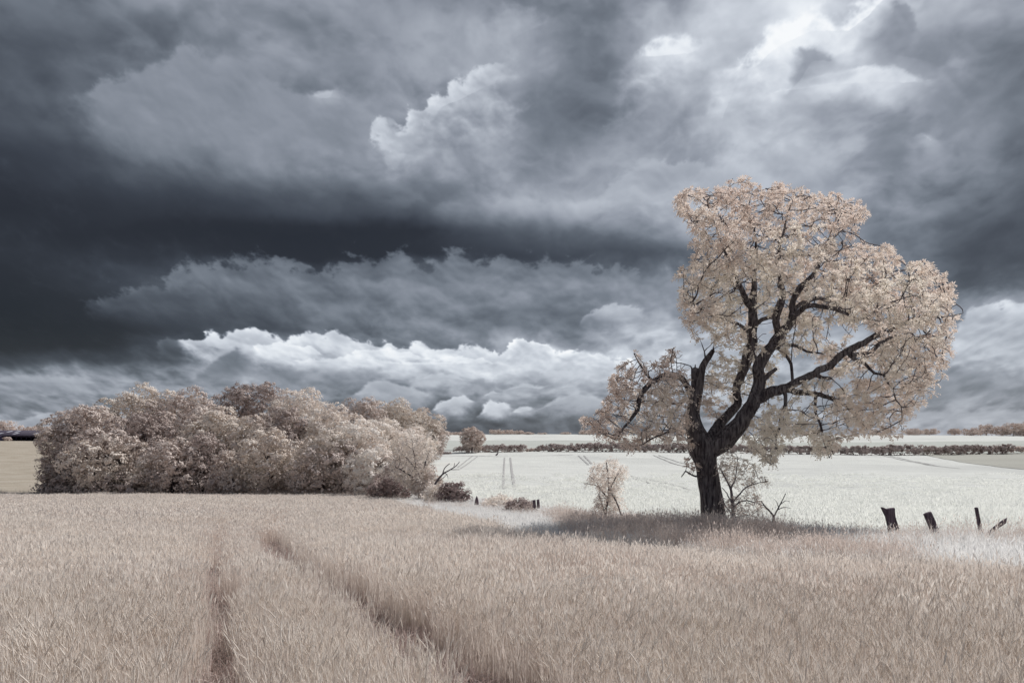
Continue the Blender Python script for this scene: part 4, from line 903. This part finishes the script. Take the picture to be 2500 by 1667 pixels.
Vu, Qu = leaf_cloud(g, lobes, 5., 30, .22, .5, under=.4)
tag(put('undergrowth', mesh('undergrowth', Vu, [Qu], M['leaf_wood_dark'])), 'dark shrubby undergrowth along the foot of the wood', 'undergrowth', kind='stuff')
def bush(px, top, hw, d, label, mat, seed, group=None, base_row=None, name='bush', **kw):
    kw.setdefault('size', .13); kw.setdefault('n_sub', 16.); kw.setdefault('clump', .28); kw.setdefault('n_leaf', 22)
    return wood_tree(px, top, hw, base_row, d, label, mat, seed=seed, group=group, name=name, cat='bush', lowcrown=.0, **kw)
bush(966, 1158, 40, 57, 'dark low bush under the open twiggy tree', 'leaf_dark', 50)
bush(930, 1172, 30, 58, 'small dark bush left of the darkest bush at the wood edge', 'leaf_hedge', 51)
bush(1040, 1150, 36, 54, 'pale feathery bush behind the dead branch', 'leaf_wood', 52)
bush(1106, 1181, 34, 47, 'round dark bush standing alone right of the wood', 'leaf_dark', 53)
bush(1068, 1186, 26, 47.5, 'pale grassy bush between the wood and the round dark bush', 'leaf_pale', 54)
bush(1215, 1210, 34, 39, 'low white bramble mound on the grassy verge', 'leaf_pale', 55, size=.10)
bush(1270, 1221, 30, 35, 'low reddish bramble patch left of the two square stumps', 'leaf_hedge', 56, size=.10)
bush(1085, 1108, 12, 150, 'tiny dark bush on the pale field near the wood', 'leaf_dark', 57, size=.3, n_sub=9., clump=.5)
g = None
quick('thorn_tree', 'open twiggy tree at the right end of the wood front', 'tree', 1010, 1215, 54,
  [[(1040, 1222, 5, 0), (1030, 1195, 4.6, 0), (1022, 1165, 3.6, 0), (1015, 1130, 2.6, 0), (1008, 1095, 1.6, 0)], [(1028, 1190, 3.2, 0), (1008, 1165, 2.6, -.4), (985, 1150, 2, -.8), (965, 1140, 1.2, -1)],
   [(1024, 1172, 2.6, 0), (1035, 1140, 2, .4), (1045, 1110, 1.2, .6)], [(1018, 1145, 2.2, 0), (995, 1120, 1.8, .4), (980, 1095, 1.1, .8)]],
  [([(950, 1130), (960, 1090), (990, 1064), (1025, 1066), (1050, 1085), (1062, 1110), (1055, 1150), (1045, 1185), (1010, 1200), (985, 1180), (955, 1165)], 1., 1., 0)],
  900, 1.7, 45, 61, step=.2, infl=2., kill=.25, tip=.010, expo=2.4, leafmat='leaf_wood_light', wood='twig', twigm='twig', leaf_r=.016, leaf_p=.8, leaf=dict(n_leaf=4, n_lf=5, L=.28, lw=.035, ll=.13), gnarl=.05)

# hedge lines on the far side of the bright field
def hedge(pts, label, seed, mat='leaf_hedge', name='hedge', n_sub=1.0, leaf=.34, bank=None, size_k=1.):
    """pts: (px, base row, top row, distance)"""
    g = np.random.default_rng(seed); lobes = []; Q_ = np.array(pts, float)
    x = Q_[0, 0]
    while x < Q_[-1, 0]:
        br, tp, d = (np.interp(x, Q_[:, 0], Q_[:, k]) for k in (1, 2, 3)); h = (br-tp)/F*d
        d = d+g.normal(0, .3); X = (x-1250)/F*d; zb = float(gz(X, d)); h *= .70+.3*g.random(); r = max(.45, h*.55)
        lobes.append((X, d, zb+h*.45, r*1.25, r*.95, h*.55)); x += r*.85/d*F
    c = lobes[0]; root = thing(name, (c[0], c[1], float(gz(c[0], c[1]))), label, 'hedge', 'hedges across the pale fields')
    V, Q = leaf_cloud(g, lobes, 16.*n_sub, 16, leaf, .42*size_k, under=.3)
    child('foliage', V, [Q], M[mat], root)
hedge([(1112, 1103, 1094, 158), (1128, 1103, 1085, 158), (1230, 1103, 1084, 158), (1282, 1103, 1086, 158)], 'left piece of the brown hedge, beside the round tree', 71)
hedge([(1286, 1103, 1097, 160), (1318, 1103, 1096, 160)], 'low pale scrub in the gap between the two hedges', 72, 'leaf_far')
hedge([(1318, 1103, 1088, 160), (1345, 1103, 1083, 160), (1500, 1104, 1080, 159), (1700, 1104, 1081, 157), (1900, 1105, 1084, 155), (2050, 1106, 1086, 153), (2140, 1105, 1080, 152), (2250, 1102, 1077, 154), (2350, 1099, 1075, 158), (2470, 1097, 1072, 162), (2476, 1096, 1076, 162)],
      'long dark hedge running behind the big tree to the right', 73)
hedge([(2480, 1096, 1076, 163), (2530, 1096, 1080, 163)], 'pale scrub past the right end of the long dark hedge', 74, 'leaf_far')
wood_tree(1152, 1044, 25, None, 155, 'round pale tree standing alone at the left end of the hedge', 'leaf_far', seed=80, group=None, lowcrown=.08, size=.24, n_sub=18., clump=.36, n_leaf=26, lob=26)
# skyline trees
HZ = [(1093, 1055, 11, 'faint low tree on the skyline nearest the wood'), (1119, 1056, 14, 'low skyline bush just left of the lone round tree'),
 (1211, 1049, 15, 'first of three small skyline trees right of the lone round tree'), (1241, 1050, 15, 'middle one of three small skyline trees right of the lone round tree'),
 (1265, 1052, 13, 'last of three small skyline trees right of the lone round tree'), (1292, 1056, 9, 'tiny skyline bush right of the three small trees'), (1325, 1058, 9, 'tiniest bump of a bush on the open skyline'),
 (1381, 1056, 11, 'small skyline bush between wood and big tree'), (1432, 1050, 17, 'skyline tree peeping out left of the big tree foliage'), (1600, 1052, 22, 'skyline tree seen through the left drooping branches'),
 (1975, 1053, 20, 'skyline tree seen below the right drooping branches'),
 (2140, 1055, 14, 'low skyline bush under the right drooping twigs'), (2232, 1046, 20, 'pink skyline tree just right of the lowest drooping branch'), (2270, 1046, 17, 'second skyline tree right of the drooping branch'),
 (2331, 1046, 13, 'small round skyline tree standing alone above the posts'), (2372, 1046, 20, 'low flat skyline tree left of the pointed one'), (2409, 1035, 20, 'pointed taller skyline tree near the right edge'),
 (2447, 1040, 18, 'skyline tree between the pointed tree and the right edge clump'), (2474, 1033, 22, 'dense skyline tree in the right edge clump'), (2500, 1031, 20, 'skyline tree cut by the right edge')]
for i, (px, top, hw, lab) in enumerate(HZ):
    wood_tree(px, top, hw, None, 395+rng.uniform(-10, 10), lab, 'leaf_far', seed=90+i, group='trees on the skyline', lowcrown=.0, size=.5, n_sub=3., clump=.8, n_leaf=16, lob=12)
# left: trees behind the shed
for i, (px, top, hw, lab) in enumerate([(8, 1027, 32, 'orange-lit rounded tree behind the barn roof at left edge'), (78, 1041, 24, 'grey-topped tree showing over the barn roof'), (115, 1044, 20, 'tree between the barn and the wood')]):
    wood_tree(px, top, hw, None, 262, lab, 'leaf_far', seed=120+i, group='trees behind the barn', lowcrown=.0, size=.45, n_sub=2.4, clump=.8, n_leaf=18)

# ------------------------------------------------------------------ barn
M['roof'] = surf_mat('roof', (.05, .042, .062), (.085, .073, .10), 1.5, (1, 1, 1), .6)
M['barn_dark'] = surf_mat('barn_dark', (.03, .022, .04), (.05, .04, .06), 1.)
M['barn_frame'] = surf_mat('barn_frame', (.10, .085, .15), (.15, .13, .2), 1.)
M['skylight'] = surf_mat('skylight', (.55, .55, .62), (.7, .7, .75), 1., (1, 1, 1), .35)
BD = 236.
def bx(x0, x1, y0, y1, z0, z1):
    V = np.array([(x, y, z) for x in (x0, x1) for y in (y0, y1) for z in (z0, z1)]); Q = np.array([[0, 1, 3, 2], [4, 6, 7, 5], [0, 4, 5, 1], [2, 3, 7, 6], [0, 2, 6, 4], [1, 5, 7, 3]]); return V, Q
def join(parts):
    V, Q, o = [], [], 0
    for v_, q_ in parts: V.append(v_); Q.append(q_+o); o += len(v_)
    return np.concatenate(V), [np.concatenate(Q)]
bz = float(gz(xl(60, BD), BD))-.3
zr = EYE-(1050-H0)/F*(BD+9); ze = EYE-(1061.5-H0)/F*BD
xL, xR = xl(-220, BD), xl(117, BD)
barn = thing('barn', (xR, BD, bz), 'long low open-fronted barn with dark purple roof at the left edge', 'barn')
# roof: two pitches with corrugation ribs
parts = []
V = np.array([(xL, BD-.8, ze-.1), (xR+.4, BD-.8, ze-.1), (xR+.4+1.4, BD+9, zr), (xL, BD+9, zr), (xR+.4, BD+19, ze-.1), (xL, BD+19, ze-.1)])
Vt = np.concatenate([V, V-np.array([0, 0, .22])]); Q = np.array([[0, 1, 2, 3], [3, 2, 4, 5], [6, 9, 8, 7], [9, 11, 10, 8], [0, 6, 7, 1], [1, 7, 8, 2], [2, 8, 10, 4]])
roof = child('roof', Vt, [Q], M['roof'], barn)
nx = 34; sl = []
for k in range(nx):
    if (k*7) % 11 in (0, 3, 5, 8):
        for (t0, t1) in ((.2, .42), (.6, .82)):
            if (k+int(t0*10)) % 3 == 0: continue
            x0 = xL+(xR-xL)*(k+.3)/nx; x1 = x0+1.0
            a = lambda x, t: np.array([x+1.4*t, BD-.8+9.8*t, ze-.1+(zr-ze+.1)*t+.05])
            sl.append((np.array([a(x0, t0), a(x1, t0), a(x1, t1), a(x0, t1)]), np.array([[0, 1, 2, 3]])))
for s in sl:
    child('skylight', s[0], [s[1]], M['skylight'], barn)
child('back_wall', *join([bx(xL, xR, BD+17.6, BD+17.8, bz, ze-.3), bx(xR-.2, xR-.02, BD+.2, BD+17.58, bz, ze-.34)]), M['barn_dark'], barn)
child('barn_wall', *join([bx(xL, xl(12, BD), BD, BD+.2, bz, ze-.34)]), M['barn_frame'], barn)
child('floor', *join([bx(xL, xR-.25, BD+.25, BD+17.5, bz, bz+.32)]), M['barn_dark'], barn)
for k in range(9):
    x = xl(14+k*12.2, BD)
    child('pillar', *join([bx(x, x+.22, BD-.05, BD+.2, bz, ze-.32)]), M['barn_dark'], barn)
bush(17, 1068, 6, BD-4, 'small pale bush in front of the barn wall', 'leaf_far', 140, size=.3, n_sub=8., clump=.45)

# ------------------------------------------------------------------ bird on the pale field
def bird(px, row):
    X, d = on_row(px, row); z = float(gz(X, d)); V, Q = [], {3: [], 4: []}
    tube([(-.24, 0, .20), (-.14, 0, .27), (0, 0, .36), (.08, 0, .46), (.11, 0, .55), (.15, 0, .60), (.20, 0, .59), (.27, 0, .57)], [.015, .05, .12, .10, .055, .06, .04, .008], 10, V, Q)
    tube([(-.02, .05, .28), (0, .05, .12), (.0, .05, 0)], [.02, .012, .012], 5, V, Q); tube([(-.02, -.05, .28), (0, -.05, .12), (0, -.05, 0)], [.02, .012, .012], 5, V, Q)
    o = put('bird', mesh('bird', np.concatenate(V), [np.concatenate(Q[4]), np.concatenate(Q[3])], M['post'], True), loc=(X, d, z+.1)); o.scale = (1.5, 1.5, 1.5)
    tag(o, 'small dark bird standing on the pale field', 'bird')
bird(1213, 1117)
